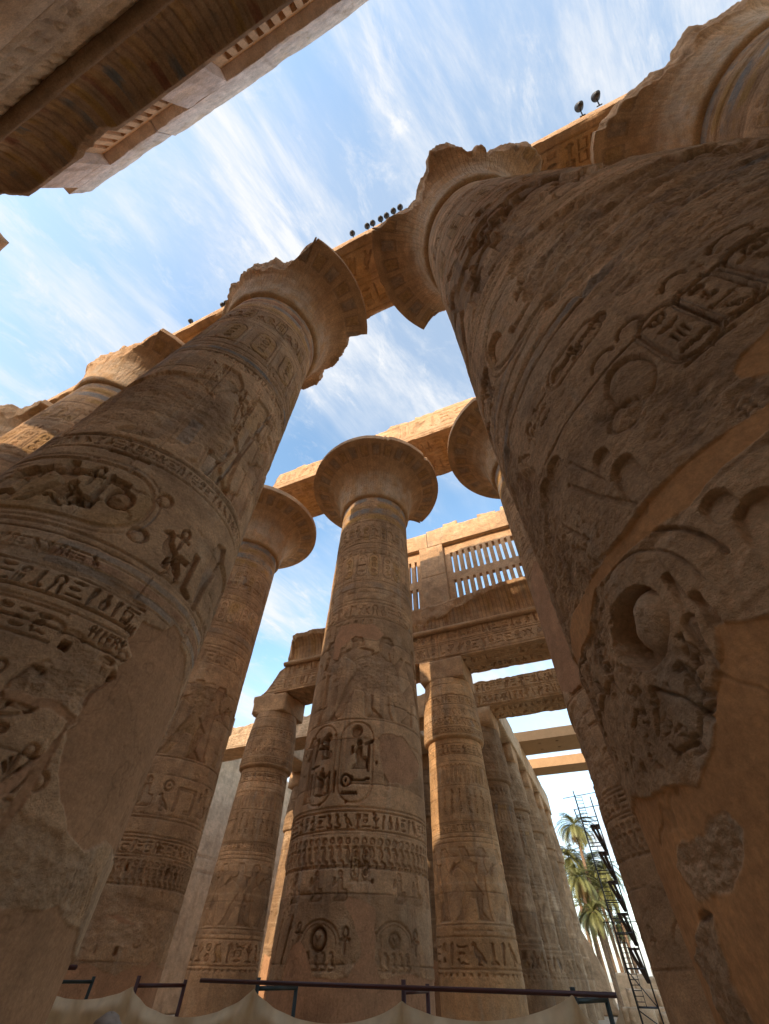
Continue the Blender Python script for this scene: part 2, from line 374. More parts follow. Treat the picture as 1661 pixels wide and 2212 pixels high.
# ------------------------------------------------------------------ mesh building
def add_mesh(name, co, faces, mat, parent=None, colr=None, smooth=True, smo=None, loc=None):
    me = bpy.data.meshes.new(name)
    co = np.ascontiguousarray(co, np.float32).reshape(-1, 3)
    me.vertices.add(len(co)); me.vertices.foreach_set('co', co.ravel())
    if isinstance(faces, np.ndarray): fl = [faces]
    else: fl = faces
    tot = []; lens = []
    for f in fl:
        f = np.asarray(f, np.int32)
        if f.ndim == 1: f = f[None]
        tot.append(f.ravel()); lens.append(np.full(len(f), f.shape[1], np.int32))
    li = np.concatenate(tot); ln = np.concatenate(lens)
    me.loops.add(len(li)); me.loops.foreach_set('vertex_index', li)
    me.polygons.add(len(ln)); st = np.concatenate(([0], np.cumsum(ln)[:-1])).astype(np.int32)
    me.polygons.foreach_set('loop_start', st); me.polygons.foreach_set('loop_total', ln)
    me.polygons.foreach_set('use_smooth', np.full(len(ln), smooth, bool))
    if colr is not None:
        a = me.color_attributes.new('Col', 'FLOAT_COLOR', 'POINT')
        c = np.ones((len(co), 4), np.float32); c[:, :3] = np.clip(colr.reshape(-1, 3), 0.01, .9)
        if smo is not None: c[:, 3] = 1-smo.ravel()*.75
        a.data.foreach_set('color', c.ravel())
    me.update(calc_edges=True)
    if mat: me.materials.append(mat)
    o = bpy.data.objects.new(name, me); COL.objects.link(o)
    if parent is not None: o.parent = parent
    if loc is not None: o.location = loc
    return o
def grid_faces(nv, nu, closed=False):
    a = np.arange(nv*nu, dtype=np.int32).reshape(nv, nu)
    if closed: a = np.concatenate([a, a[:, :1]], 1)
    return np.stack([a[:-1, :-1], a[:-1, 1:], a[1:, 1:], a[1:, :-1]], -1).reshape(-1, 4)
def thing(name, label, cat, loc=(0, 0, 0), group=None):
    o = bpy.data.objects.new(name, None); COL.objects.link(o); o.location = loc; o.empty_display_size = .3
    return tag(o, label, cat, group)
def tag(o, label, cat, group=None):
    o['label'] = label; o['category'] = cat
    if group: o['group'] = group
    return o

# ------------------------------------------------------------------ materials
def stone_mat(name, base=None, bump=.8, rough=.92, var=.25, grain=38.0):
    m = bpy.data.materials.new(name); m.use_nodes = True; t = m.node_tree; b = t.nodes['Principled BSDF']
    b.inputs['Roughness'].default_value = rough; b.inputs['Specular IOR Level'].default_value = .12
    n = t.nodes.new; l = t.links.new
    tcn = n('ShaderNodeTexCoord')
    def noise(s, d, r):
        q = n('ShaderNodeTexNoise'); q.inputs['Scale'].default_value = s; q.inputs['Detail'].default_value = d; q.inputs['Roughness'].default_value = r
        l(tcn.outputs['Object'], q.inputs['Vector']); return q.outputs[0]
    n1 = noise(2.3, 10, .68); n2 = noise(26, 8, .75)
    def mr(x, lo, hi):
        q = n('ShaderNodeMapRange'); q.inputs['From Min'].default_value = .25; q.inputs['From Max'].default_value = .75
        q.inputs['To Min'].default_value = lo; q.inputs['To Max'].default_value = hi; l(x, q.inputs[0]); return q.outputs[0]
    mu = n('ShaderNodeMath'); mu.operation = 'MULTIPLY'; l(mr(n1, 1-var, 1+var), mu.inputs[0]); l(mr(n2, 1-var*1.3, 1+var*1.3), mu.inputs[1])
    vm_ = n('ShaderNodeVectorMath'); vm_.operation = 'SCALE'
    if base is None:
        at = n('ShaderNodeAttribute'); at.attribute_name = 'Col'; l(at.outputs['Color'], vm_.inputs[0])
    else: vm_.inputs[0].default_value = base
    l(mu.outputs[0], vm_.inputs['Scale']); l(vm_.outputs[0], b.inputs['Base Color'])
    bp = n('ShaderNodeBump'); bp.inputs['Distance'].default_value = .03
    ad = n('ShaderNodeMath'); ad.operation = 'ADD'; l(noise(grain, 6, .75), ad.inputs[0])
    m2 = n('ShaderNodeMath'); m2.operation = 'MULTIPLY'; l(noise(7, 5, .6), m2.inputs[0]); m2.inputs[1].default_value = 2.0; l(m2.outputs[0], ad.inputs[1])
    l(ad.outputs[0], bp.inputs['Height'])
    if base is None:
        m3 = n('ShaderNodeMath'); m3.operation = 'MULTIPLY'; l(at.outputs['Alpha'], m3.inputs[0]); m3.inputs[1].default_value = bump; l(m3.outputs[0], bp.inputs['Strength'])
    else: bp.inputs['Strength'].default_value = bump
    l(bp.outputs[0], b.inputs['Normal'])
    return m
def plain(name, col, rough=.6, metal=0.0, var=.15, scale=6.0):
    m = bpy.data.materials.new(name); m.use_nodes = True; t = m.node_tree; b = t.nodes['Principled BSDF']
    b.inputs['Roughness'].default_value = rough; b.inputs['Metallic'].default_value = metal
    tcn = t.nodes.new('ShaderNodeTexCoord'); q = t.nodes.new('ShaderNodeTexNoise'); q.inputs['Scale'].default_value = scale; q.inputs['Detail'].default_value = 6
    t.links.new(tcn.outputs['Object'], q.inputs['Vector'])
    r = t.nodes.new('ShaderNodeMapRange'); r.inputs['From Min'].default_value = .3; r.inputs['From Max'].default_value = .7
    r.inputs['To Min'].default_value = 1-var; r.inputs['To Max'].default_value = 1+var; t.links.new(q.outputs[0], r.inputs[0])
    v = t.nodes.new('ShaderNodeVectorMath'); v.operation = 'SCALE'; v.inputs[0].default_value = col[:3]
    t.links.new(r.outputs[0], v.inputs['Scale']); t.links.new(v.outputs[0], b.inputs['Base Color'])
    return m
M_ST = stone_mat('carved_sandstone')
M_BLK = stone_mat('rough_sandstone', (.40, .265, .165), .5)
M_PALE = stone_mat('pale_wall_stone', (.40, .33, .25), .4)
M_CONC = stone_mat('orange_concrete', (.44, .27, .14), .15, var=.1)
M_SAND = stone_mat('sand', (.52, .41, .28), .5)
M_GREEN = plain('dark_green_paint', (.015, .03, .025), .45)
M_MAROON = plain('maroon_paint', (.07, .018, .014), .45)
M_STEEL = plain('dark_steel', (.03, .026, .026), .5, .3)
M_PLANK = plain('dark_plank', (.06, .035, .025), .8, var=.3)
M_CLOTH = plain('beige_canvas', (.80, .67, .44), .95, var=.12, scale=5)



# ------------------------------------------------------------------ measured layout (metres from the eye)
XA = lambda k: 2.0823+(k-3)*8.2962
YA, YB, YC, YS = 2.638, 12.66, 21.277, -5.981
XC = lambda k: -5.358+k*5.666+(3.1 if k >= 1 else 0)      # the cross aisle is wider
ZN, ZR, ZSOF, ZTOP = 16.01, 18.525, 20.293, 22.035
ZAB, ZCS, ZCT, ZTOR, ZLIP = 10.444, 11.595, 13.53, 13.387, 15.0

def theta_grid(center, half, nd, nc):
    """dense over center +- half degrees, coarse for the rest; returns increasing degrees over 360, centred"""
    d = np.linspace(center-half, center+half, nd)
    c = np.linspace(center+half, center+360-half, nc+2)[1:-1]
    c1 = c[c < center+180]; c2 = c[c >= center+180]-360
    return np.concatenate([c2, d, c1])

GREAT_R = lambda z: np.interp(z, [-2, 4.5, 7, 9, 14, 15.9, 16.2], [1.90, 1.885, 1.82, 1.78, 1.71, 1.68, 1.68])
SMALL_R = lambda z: np.interp(z, [-2, 0, 3.5, 7.35, 7.44], [1.46, 1.49, 1.42, 1.31, 1.31])

def revolve(name, hf, th, rad, zs, mat, parent, R0):
    """th degrees, zs heights (ny), rad(zs)->radius; relief hf.H along the radius"""
    t = np.radians(th)[None, :]; r = np.asarray(rad)[:, None]+hf.H
    co = np.stack([r*np.cos(t), r*np.sin(t), np.broadcast_to(np.asarray(zs)[:, None], r.shape)], -1)
    return add_mesh(name, co, grid_faces(len(zs), len(th), True), mat, parent, hf.C, True, hf.S)

def shell(name, us, outer, tmax, ztop, aend, aback, mapper, hfun, mat, parent, n1=40, n2=9, closed=False, seed=0, tear=.10, colf=None):
    """surface swept by the curve outer(t)=(a,b), broken off at tmax(u): outer skin, fracture face, top"""
    us = np.asarray(us, float); tm = np.asarray(tmax); tt = np.linspace(0, 1, n1)[:, None]*tm[None, :]
    a1, b1 = outer(tt)
    ae = aend(tm); f = np.linspace(0, 1, n2+1)[1:, None]
    aB, bB = a1[-1][None, :], b1[-1][None, :]
    a2 = aB+(ae[None, :]-aB)*f; b2 = bB+(ztop-bB)*f
    g = np.linspace(0, 1, 5)[1:, None]
    a3 = ae[None, :]+(aback-ae[None, :])*g; b3 = np.full_like(a3, ztop)
    A = np.concatenate([a1, a2, a3]); B = np.concatenate([b1, b2, b3])
    U = np.broadcast_to(us[None, :], A.shape)
    P = mapper(U, A, B)
    brk = np.clip((1-tm)*8, 0, 1)[None, :]
    kk = np.concatenate([np.zeros(n1-3), [.15, .4, .8], np.sin(np.linspace(.5, 1, n2)*PI)*.4+.6, [.6, .3, .1, 0]])[:, None]
    nz = fb3(P.astype(np.float32), 1.6, 4, seed+3, .6); nz2 = fb3(P.astype(np.float32), 1.3, 4, seed+13, .6)
    A = A+nz*tear*2.2*kk*brk + .012*fb3(P.astype(np.float32), 2.5, 4, seed+5); B = B+nz2*tear*kk*brk
    T = np.concatenate([tt, np.full((len(a2)+len(a3), len(us)), 2.0)])
    C = hfun(U, T, B, A)
    if isinstance(C, tuple): C, dA = C; A = A+dA
    P = mapper(U, A, B)
    return add_mesh(name, P, grid_faces(A.shape[0], len(us), closed), mat, parent, C)

def stone_col(x, y, seed, base=STONE):
    v = fb2(x*.8, y*1.3, .9, 5, seed, .62)[..., None]; w = fb2(x, y, 4, 4, seed+11, .62)[..., None]
    k = sst(.1, .5, fb2(x, y, 1.2, 5, seed+21, .6))[..., None]
    c = base*(1+.28*v+.22*w); return c*(1-.5*k)+PALE*.5*k

CAPT = np.array([0, .04, .09, .2, .36, .52, .66, .78, .9, 1.0]); 
CAPA = np.array([1.66, 1.80, 1.86, 1.90, 1.97, 2.14, 2.45, 2.88, 3.32, 3.68])
CAPB = np.array([15.93, 15.96, 16.08, 16.5, 17.05, 17.6, 18.02, 18.27, 18.43, 18.525])
from numpy.polynomial import polynomial as _P
_ts = np.linspace(0, 1, 400)
def _smooth(v, k=13):
    p = np.pad(v, k, mode='reflect', reflect_type='odd'); return np.convolve(p, np.ones(2*k+1)/(2*k+1), 'same')[k:-k]
_CA = _smooth(np.interp(_ts, CAPT, CAPA), 9); _CB = _smooth(np.interp(_ts, CAPT, CAPB), 9)
def cap_outer(t): return np.interp(t, _ts, _CA), np.interp(t, _ts, _CB)
def cap_tmax(r): return np.interp(np.minimum(r-.12, 3.68), _CA, _ts)*(r < 3.55)+1.0*(r >= 3.55)

def great_capital(parent, brk, seed, n=420, center=0, half=100):
    th = theta_grid(center, half, n, n//4)
    bt = np.array([q[0] for q in brk], float); br = np.array([q[1] for q in brk], float)
    o = np.argsort(bt % 360); rr = np.interp(th % 360, (bt % 360)[o], br[o], period=360)
    jag = fb2(th/360*19, th*0, 1.0, 5, seed+70, .55)
    rb = np.where(rr < 3.5, rr+jag*.30, rr+jag*.02*0)
    # narrow chips out of a whole lip
    tm = cap_tmax(np.clip(rb, 2.1, 3.7))
    chip = sst(.3, .6, fb2(th/360*23, th*0, 1.0, 4, seed+75, .5))*.03
    tm = np.clip(tm-chip, .3, 1)
    def mapper(U, A, B):
        t = np.radians(U); return np.stack([A*np.cos(t), A*np.sin(t), B], -1)
    def cf(U, T, B, A):
        x = np.radians(U)*2.6; y = T*3.2
        c = stone_col(x, y, seed+30, STONE*1.06)
        dA = np.zeros_like(A)
        # papyrus sepals: tall pointed leaves from the foot, stems, and a row of cartouches under the lip
        ph = (U/360*16) % 1; tri = np.abs(ph-.5)*2
        leaf = sst(.02, -.02, T-.55*(1-tri)-.03)*(T < .6)
        e = np.exp(-((T-.55*(1-tri)-.03)/.015)**2)*(T < .62)
        c = c*(1-.25*leaf[..., None])+OCHRE*.25*leaf[..., None]; dA -= .02*e
        st = np.abs(((U/360*96) % 1)-.5)*2
        sm = (T > .12)*(T < .9)*sst(.25, .1, st); dA -= .012*sm
        c = c*(1-.32*sm[..., None])+UMBER*.32*sm[..., None]
        ph2 = (U/360*30) % 1
        d = np.maximum(np.abs(ph2-.5)/.3, np.abs(T-.84)/.075)
        ring = (np.abs(d-1) < .16)*1.0; ins = (d < .84)*1.0
        gl = (vn2(U*.9, T*60, seed+90) > .55)*ins
        dA -= .05*ring+.05*gl; c = c*(1-.35*np.maximum(ring, gl)[..., None])+DUST_SHADE*.35*np.maximum(ring, gl)[..., None]  # dark tint laid into the cut rings and signs
        wt = (sst(.0, .1, T)*sst(.62, .4, T)*.55*sst(-.35, .35, fb2(x*1.2, y*1.5, 1.6, 5, seed+95, .65)))[..., None]; c = c*(1-wt)+WHITE*wt
        pc = np.where(((np.floor(U/360*30)) % 2 == 0)[..., None], BLUE, OCHRE)
        c = c*(1-.35*ins[..., None])+pc*.35*ins[..., None]
        fr = (T > 1.5)[..., None]; c = np.where(fr, stone_col(x, B*2, seed+50, STONE*.95), c)
        dA = np.where(T > 1.5, 0, dA)
        return c, dA
    ae = lambda tm: np.where(tm > .93, np.interp(tm, _ts, _CA)-.02, np.interp(tm, _ts, _CA)+.10)
    return shell('capital', th, cap_outer, tm, 18.86, ae, .5, mapper, cf, M_ST, parent, 70, 10, True, seed, .12)

def rough_box(name, size, loc, mat, parent=None, seg=.35, amp=.03, seed=0, colr=True, chop=.0, rot=0, base=STONE):
    sx, sy, sz = size
    n = [max(2, int(round(s/seg))+1) for s in size]
    ax = [np.linspace(-s/2, s/2, k) for s, k in zip(size, n)]
    cos, fcs, off = [], [], 0
    for d in range(3):
        a, b = [(1, 2), (2, 0), (0, 1)][d]
        for sgn in (-1, 1):
            A, B = np.meshgrid(ax[a], ax[b], indexing='ij')
            P = np.zeros(A.shape+(3,)); P[..., a] = A; P[..., b] = B; P[..., d] = sgn*size[d]/2
            f = grid_faces(A.shape[0], A.shape[1])
            if sgn > 0: pass
            else: f = f[:, ::-1]
            cos.append(P.reshape(-1, 3)); fcs.append(f+off); off += A.size
    co = np.concatenate(cos)
    key = np.round(co, 4); _, idx, inv = np.unique(key, axis=0, return_index=True, return_inverse=True)
    co = co[idx]; inv = inv.ravel(); f = inv[np.concatenate(fcs)][:, ::-1]
    W = (co+np.array(loc)).astype(np.float32)
    edge = np.zeros(len(co))
    for d in range(3): edge += (np.abs(np.abs(co[:, d])-size[d]/2) < 1e-5)
    n0 = np.stack([fb3(W, .9/max(.4, min(size)), 4, seed+i*7, .6) for i in range(3)], -1)
    co2 = co + n0*amp*(1+.9*(edge[:, None] > 1))
    if chop:
        e2 = (edge > 1)[:, None]; k = np.clip(fb3(W, 1.1, 3, seed+50)[:, None]+.1, 0, 1)
        co2 = np.where(e2, co2*(1-chop*k/np.maximum(np.abs(co2), .3)), co2)
    c = stone_col(W[:, 0]+W[:, 1]*.7, W[:, 2]+W[:, 1]*.3, seed+60, base) if colr else None
    o = add_mesh(name, co2, f, mat, parent, c, True)
    o.location = loc if parent is None else loc
    if rot: o.rotation_euler.z = rot
    return o

# ------------------------------------------------------------------ beams with carved faces
def sweep_beam(name, u0, u1, du, prof, dens, axis, org, hfdec, parent, seed, edge_wear=.05, base=STONE, endcut=None, mat=None, topwear=.0):
    """closed cross-section prof [(a,b)..] (a outward/right, b up) extruded along u"""
    pts = []; S = [0.0]; marks = []
    P = prof+[prof[0]]
    V = []; Nn = []; s = 0; corner = []
    for i in range(len(prof)):
        (a0, b0), (a1, b1) = P[i], P[i+1]; ln = math.hypot(a1-a0, b1-b0); k = max(2, int(ln/dens[i]))
        marks.append(s)
        for j in range(k):
            f = j/k; V.append((a0+(a1-a0)*f, b0+(b1-b0)*f)); Nn.append(((b1-b0)/ln, -(a1-a0)/ln)); corner.append((min(f, 1-f)*ln, s+f*ln))
        s += ln
    V = np.array(V); Nn = np.array(Nn); cs = np.array([c[0] for c in corner]); sv = np.array([c[1] for c in corner])
    for i in range(len(V)):
        if cs[i] < 1e-6: Nn[i] = (Nn[i]+Nn[i-1]); Nn[i] /= np.hypot(*Nn[i])
    us = np.arange(u0, u1+du*.5, du)
    hf = HF(us, sv, seed, base)
    hf.marks = marks
    hfdec(hf, marks)
    w = sst(.16, .0, cs)[:, None]*np.clip(fb2(hf.X, hf.Y*0+np.round(hf.Y), .9, 4, seed+201, .6)+.12, 0, 1)
    hf.H -= edge_wear*4*w
    A = V[:, 0][:, None]+hf.H*Nn[:, 0][:, None]; B = V[:, 1][:, None]+hf.H*Nn[:, 1][:, None]
    U = np.broadcast_to(us[None, :], A.shape).copy()
    bt = V[:, 1].max()
    if topwear: B = B-np.where(V[:, 1][:, None] > bt-.5, np.clip(fb2(hf.X, hf.X*0, .7, 4, seed+210, .62)+.1, 0, 1)*topwear*sst(bt-.5, bt, V[:, 1][:, None]), 0)
    if endcut: U = endcut(U, A, B)
    if axis == 'x': co = np.stack([U+org[0], A+org[1], B+org[2]], -1)
    else: co = np.stack([-A+org[0], U+org[1], B+org[2]], -1)
    nv, nu = A.shape
    f = grid_faces(nu, nv, True)      # rows over u
    co = np.transpose(co, (1, 0, 2)); C = np.transpose(hf.C, (1, 0, 2))
    caps = [np.arange(nv)[None, :], (np.arange(nv)[::-1]+(nu-1)*nv)[None, :]]
    me = add_mesh(name, co, [f, caps[0], caps[1]], mat or M_ST, parent, C)
    for pl in me.data.polygons[-2:]: pl.use_smooth = False
    return me

# section order for a beam seen from -y: front(top->bottom), soffit(front->back), back(bottom->top), top(back->front)
def boxprof(h0, h1, b0, b1): return [(-h0, b1), (-h0, b0), (h1, b0), (h1, b1)]

# =================================================================== GREAT COLUMNS
ROOT = []
JZ = [-.9, .15, 1.2, 2.25, 3.3, 4.4, 5.45, 6.5, 7.6, 8.65, 9.75, 10.8, 11.9, 13.0, 14.1, 15.2]

def std_great(hf, x0, x1, lod=1):
    """register scheme shared by every great column"""
    for y, c in ((15.75, BLUE), (15.3, OCHRE), (14.85, BLUE), (14.4, OCHRE)):
        hf.band(x0, x1, y-.16, y+.16, c, .8); hf.hline(x0, x1, y-.2, .012, .014); hf.hline(x0, x1, y+.2, .012, .014)
    hf.hline(x0, x1, 14.05, .02, .02)
    x = x0
    while x < x1:                                     # frieze of cobras and cartouches
        hf.cart(x+.2, 13.2, .30, .95, .022, OCHRE, .012); hf.glyph('cobra', x+.42, 12.75, .8, .022); hf.glyph('sun', x+.45, 13.58, .25, .022); x += .86
    hf.hline(x0, x1, 12.55, .02, .018); hf.hline(x0, x1, 12.2, .02, .018)
    x = x0
    while x < x1:
        hf.cart(x+.28, 11.2, .46, 1.2, .025, None, .016); hf.glyph('feather', x+.12, 11.84, .26, .02); hf.glyph('feather', x+.3, 11.84, .26, .02)
        hf.cart(x+.82, 11.2, .46, 1.2, .025, OCHRE, .016); hf.glyph('sun', x+.7, 11.84, .24, .02); hf.line([(x+1.12, 10.4), (x+1.12, 12.1)], .012, .015); x += 1.2
    hf.hline(x0, x1, 10.35, .02, .018)
    hf.band(x0, x1, 10.0, 10.25, BLUE, .3)
    hf.hline(x0, x1, 9.95, .02, .016); 

# ---- column B1 : centre of the picture
def col_B1():
    cx, cy = XA(2), YB
    t = thing('open_papyrus_column', 'tall column with an unbroken wide bell capital in the middle of the picture, two big cartouches on its shaft', 'column', (cx, cy, 0), 'open papyrus columns of the central hall')
    th = theta_grid(-64, 92, 330, 40)
    zs = np.concatenate([np.arange(-2, -.3, .1), np.arange(-.3, 8, .0165), np.arange(8, 16.05, .028)])
    hf = HF(np.radians(th)*1.88, zs, 11)
    P = hf.ploy; R = 1.88; X = lambda d: math.radians(d)*R
    a, b = X(-160), X(32)
    std_great(hf, a, b)
    hf.hline(a, b, 9.4, .02, .02); hf.text(a, b, 8.55, 9.25, .022)
    hf.columns(X(-120), X(-60), 8.0, 8.5, .3, .02)
    # offering scene
    hf.glyph('queen', X(-134), 4.95, 2.9, .035, None, lo=.2); hf.glyph('king', X(-103), 4.95, 3.0, .035, None, lo=.2)
    hf.glyph('queen', X(-63), 4.95, 2.9, .035, None, lo=.2, flip=True); hf.glyph('king', X(-28), 4.95, 2.9, .035, None, lo=.2, flip=True)
    hf.columns(X(-118), X(-104), 5.2, 7.9, .26, .018); hf.columns(X(-38), X(-27), 5.2, 7.9, .25, .018)
    hf.hline(a, b, 4.93, .02, .02)
    # two large cartouches
    for x, fl in ((X(-103), ('reed', 'ankh', 'sun', 'bar', 'three', 'sedge', 'three')), (X(-70), ('sun', 'man', 'ring', 'arm', 'water'))):
        sl = hf.win(x-.6, x+.6, 2.7, 5.2)
        d = sd_rr(hf.X[sl], hf.Y[sl], x, 3.86, .47, .98, .44)
        hf.carve(sl, np.abs(d)-.025, .04, .03, .9, .012)
    x = X(-103)
    for k, gx, gy, h in (('reed', -.36, 3.95, .62), ('ankh', -.12, 3.95, .6), ('sun', .0, 4.3, .36), ('man', .02, 3.92, .5), ('bar', -.4, 3.62, .34), ('three', -.4, 3.05, .66), ('sedge', -.12, 3.05, .68), ('three', .1, 3.05, .62)):
        hf.glyph(k, x+gx, gy, h, .07, None, lo=.8)
    x = X(-70)
    for k, gx, gy, h in (('sun', -.22, 4.38, .42), ('man', -.2, 3.62, .78), ('was', .2, 3.6, .8), ('ring', -.42, 3.2, .36), ('arm', -.1, 3.25, .42), ('water', -.36, 2.92, .34)):
        hf.glyph(k, x+gx, gy, h, .07, None, lo=.8)
    hf.glyph('reed', X(-50), 3.2, 1.3, .03, None); hf.glyph('queen', X(-131), 2.95, 1.7, .03, None)
    hf.hline(a, b, 2.78, .02, .02)
    hf.text(a, b, 2.32, 2.70, .045, pad=.08)
    x = a
    while x < b:
        hf.glyph('sun', x, 2.03, .17, .03); hf.glyph('cobra', x-.02, 1.62, .42, .03); x += .2
    hf.cart(X(-66), 1.72, .17, .58, .03); hf.cart(X(-58), 1.72, .17, .58, .03)
    for d in (-120, -100, -82, -38, -20, -2): hf.glyph('man', X(d), 1.05, .55, .02, None)
    # solar medallions near the foot
    for d, rx, ry, dep in ((-88, .20, .19, .15), (-36, .15, .13, .06)):
        x = X(d)
        hf.line(arc(x, .42, .48, .36, 0, 180, 14), .02, .03); hf.line(arc(x, .42, .40, .30, 0, 180, 14), .012, .02)
        hf.disc(x, .5, rx, ry, dep, dep*.75)
        hf.line([(x-.05, .54), (x, .45), (x+.06, .54)], .012, .04)
        for k in range(5): hf.glyph('cobra', x-.45+.18*k, .05, .28, .02, None)
        hf.glyph('ankh', x-.62, .45, .32, .03, None); hf.glyph('ankh', x+.48, .3, .4, .03, None)
    hf.line([(X(-119), .15), (X(-112), .85)], .03, .05); hf.line([(X(-133), .1), (X(-127), .8)], .03, .05)
    hf.joints(JZ); hf.pits()
    for d, z in ((-52, 3.81), (-53, 2.67), (-53, 1.41), (-100, 2.87), (-90, 4.54), (-12, 2.1), (-76, 2.9)): hf.hole(X(d), z, .055, .07, .12)
    hf.damage(P([(-76, 6.9), (-50, 7.1), (-30, 6.7), (-30, 5.9), (-52, 5.6), (-78, 6.0)]), .05, .05)
    hf.damage(P([(-108, 8.4), (-94, 8.3), (-88, 7.2), (-96, 5.9), (-106, 6.5)]), .03, .05)
    hf.damage(P([(-60, .4), (-46, .5), (-48, .0), (-62, -.1)]), .03, .04)
    hf.plaster(P([(-47, 4.58), (-25, 4.6), (-13, 4.34), (0, 4.1), (-7, 3.69), (-24, 3.35), (-42, 3.41), (-48, 3.66), (-51, 4.09)]))
    hf.plaster(P([(-160, -2.2), (-146, -.1), (-115, -.09), (-111, .35), (-102, .51), (-96, .34), (-90, -.02), (-81, -.06), (-67, -.01), (-59, .26), (-60, .48), (-66, .8), (-71, 1.01), (-69, 1.15), (-59, 1.09), (-50, .96), (-50, .49), (-50, .23), (-46, -.03), (-28, .05), (-3, -.04), (40, -.06), (40, -2.2)]), warp=.05)
    hf.plaster(P([(-100, 8.37), (-58, 8.25), (-45, 7.92), (-55, 7.61), (-79, 7.77), (-96, 7.46), (-97, 6.98), (-106, 7.07), (-107, 7.83)]))
    revolve('shaft', hf, th, GREAT_R(zs), zs, M_ST, t, R)
    great_capital(t, [(-200, 3.68), (60, 3.68), (64, 3.5), (67, 2.8), (118, 2.7), (124, 3.6)], 5, 460, -64, 110)
    rough_box('abacus', (2.7, 2.7, 1.42), (0, 0, 19.575), M_ST, t, .3, .02, 3)
    return t

def gen_great(k, cy, label, brk, seed, nd, dz, center, deco=None, half=92, spec=True, zlo=-.3):
    t = thing('open_papyrus_column', label, 'column', (XA(k), cy, 0), 'open papyrus columns of the central hall')
    th = theta_grid(center, half, nd, 36)
    zs = np.concatenate([np.arange(-2, zlo, .12), np.arange(zlo, 8, dz), np.arange(8, 16.05, dz*1.6)])
    hf = HF(np.radians(th)*1.88, zs, seed)
    X = lambda d: math.radians(d)*1.88
    a, b = X(center-half), X(center+half)
    std_great(hf, a, b)
    hf.hline(a, b, 9.4, .02, .02); hf.text(a, b, 8.55, 9.25, .022)
    d = center-half; i = 0
    while d < center+half-20:
        hf.glyph(('king', 'queen')[i % 2], X(d), 4.95, 2.85, .03, hf.rng.choice([None, OCHRE, RED]), .3, lo=.2, flip=bool(i % 2)); d += 34
        hf.columns(X(d-12), X(d-2), 6.2, 8.3, .22, .015); hf.line([(X(d-1), 5), (X(d-1), 8.4)], .012, .015); i += 1
    hf.hline(a, b, 4.93, .02, .02)
    x = a
    while x < b:
        hf.glyph('man', x, 3.45, .9, .03, None); hf.glyph('ring', x+.8, 3.9, .4, .03, None); hf.glyph('bird', x+.75, 3.4, .5, .03, None); hf.glyph('house', x+1.3, 3.4, .8, .03, None); x += 2.2
    hf.hline(a, b, 3.2, .02, .02); hf.hline(a, b, 2.78, .02, .02)
    hf.text(a, b, 2.32, 2.70, .035, pad=.08)
    x = a
    while x < b:
        hf.glyph('sun', x, 2.03, .17, .025); hf.glyph('cobra', x-.02, 1.62, .42, .025); x += .2
    x = a
    while x < b:
        hf.disc(x+.5, .55, .16, .15, .07, .05); hf.line(arc(x+.5, .42, .45, .34, 0, 180, 12), .02, .025); hf.glyph('ankh', x+1.05, .3, .4, .025, None); x += 1.7
    hf.joints(JZ); hf.pits()
    if deco: deco(hf, X)
    revolve('shaft', hf, th, GREAT_R(zs), zs, M_ST, t, 1.88)
    great_capital(t, brk, seed+3, max(200, nd), center, half+8)
    rough_box('abacus', (2.7, 2.7, 1.42), (0, 0, 19.575), M_ST, t, .35, .02, seed)
    return t

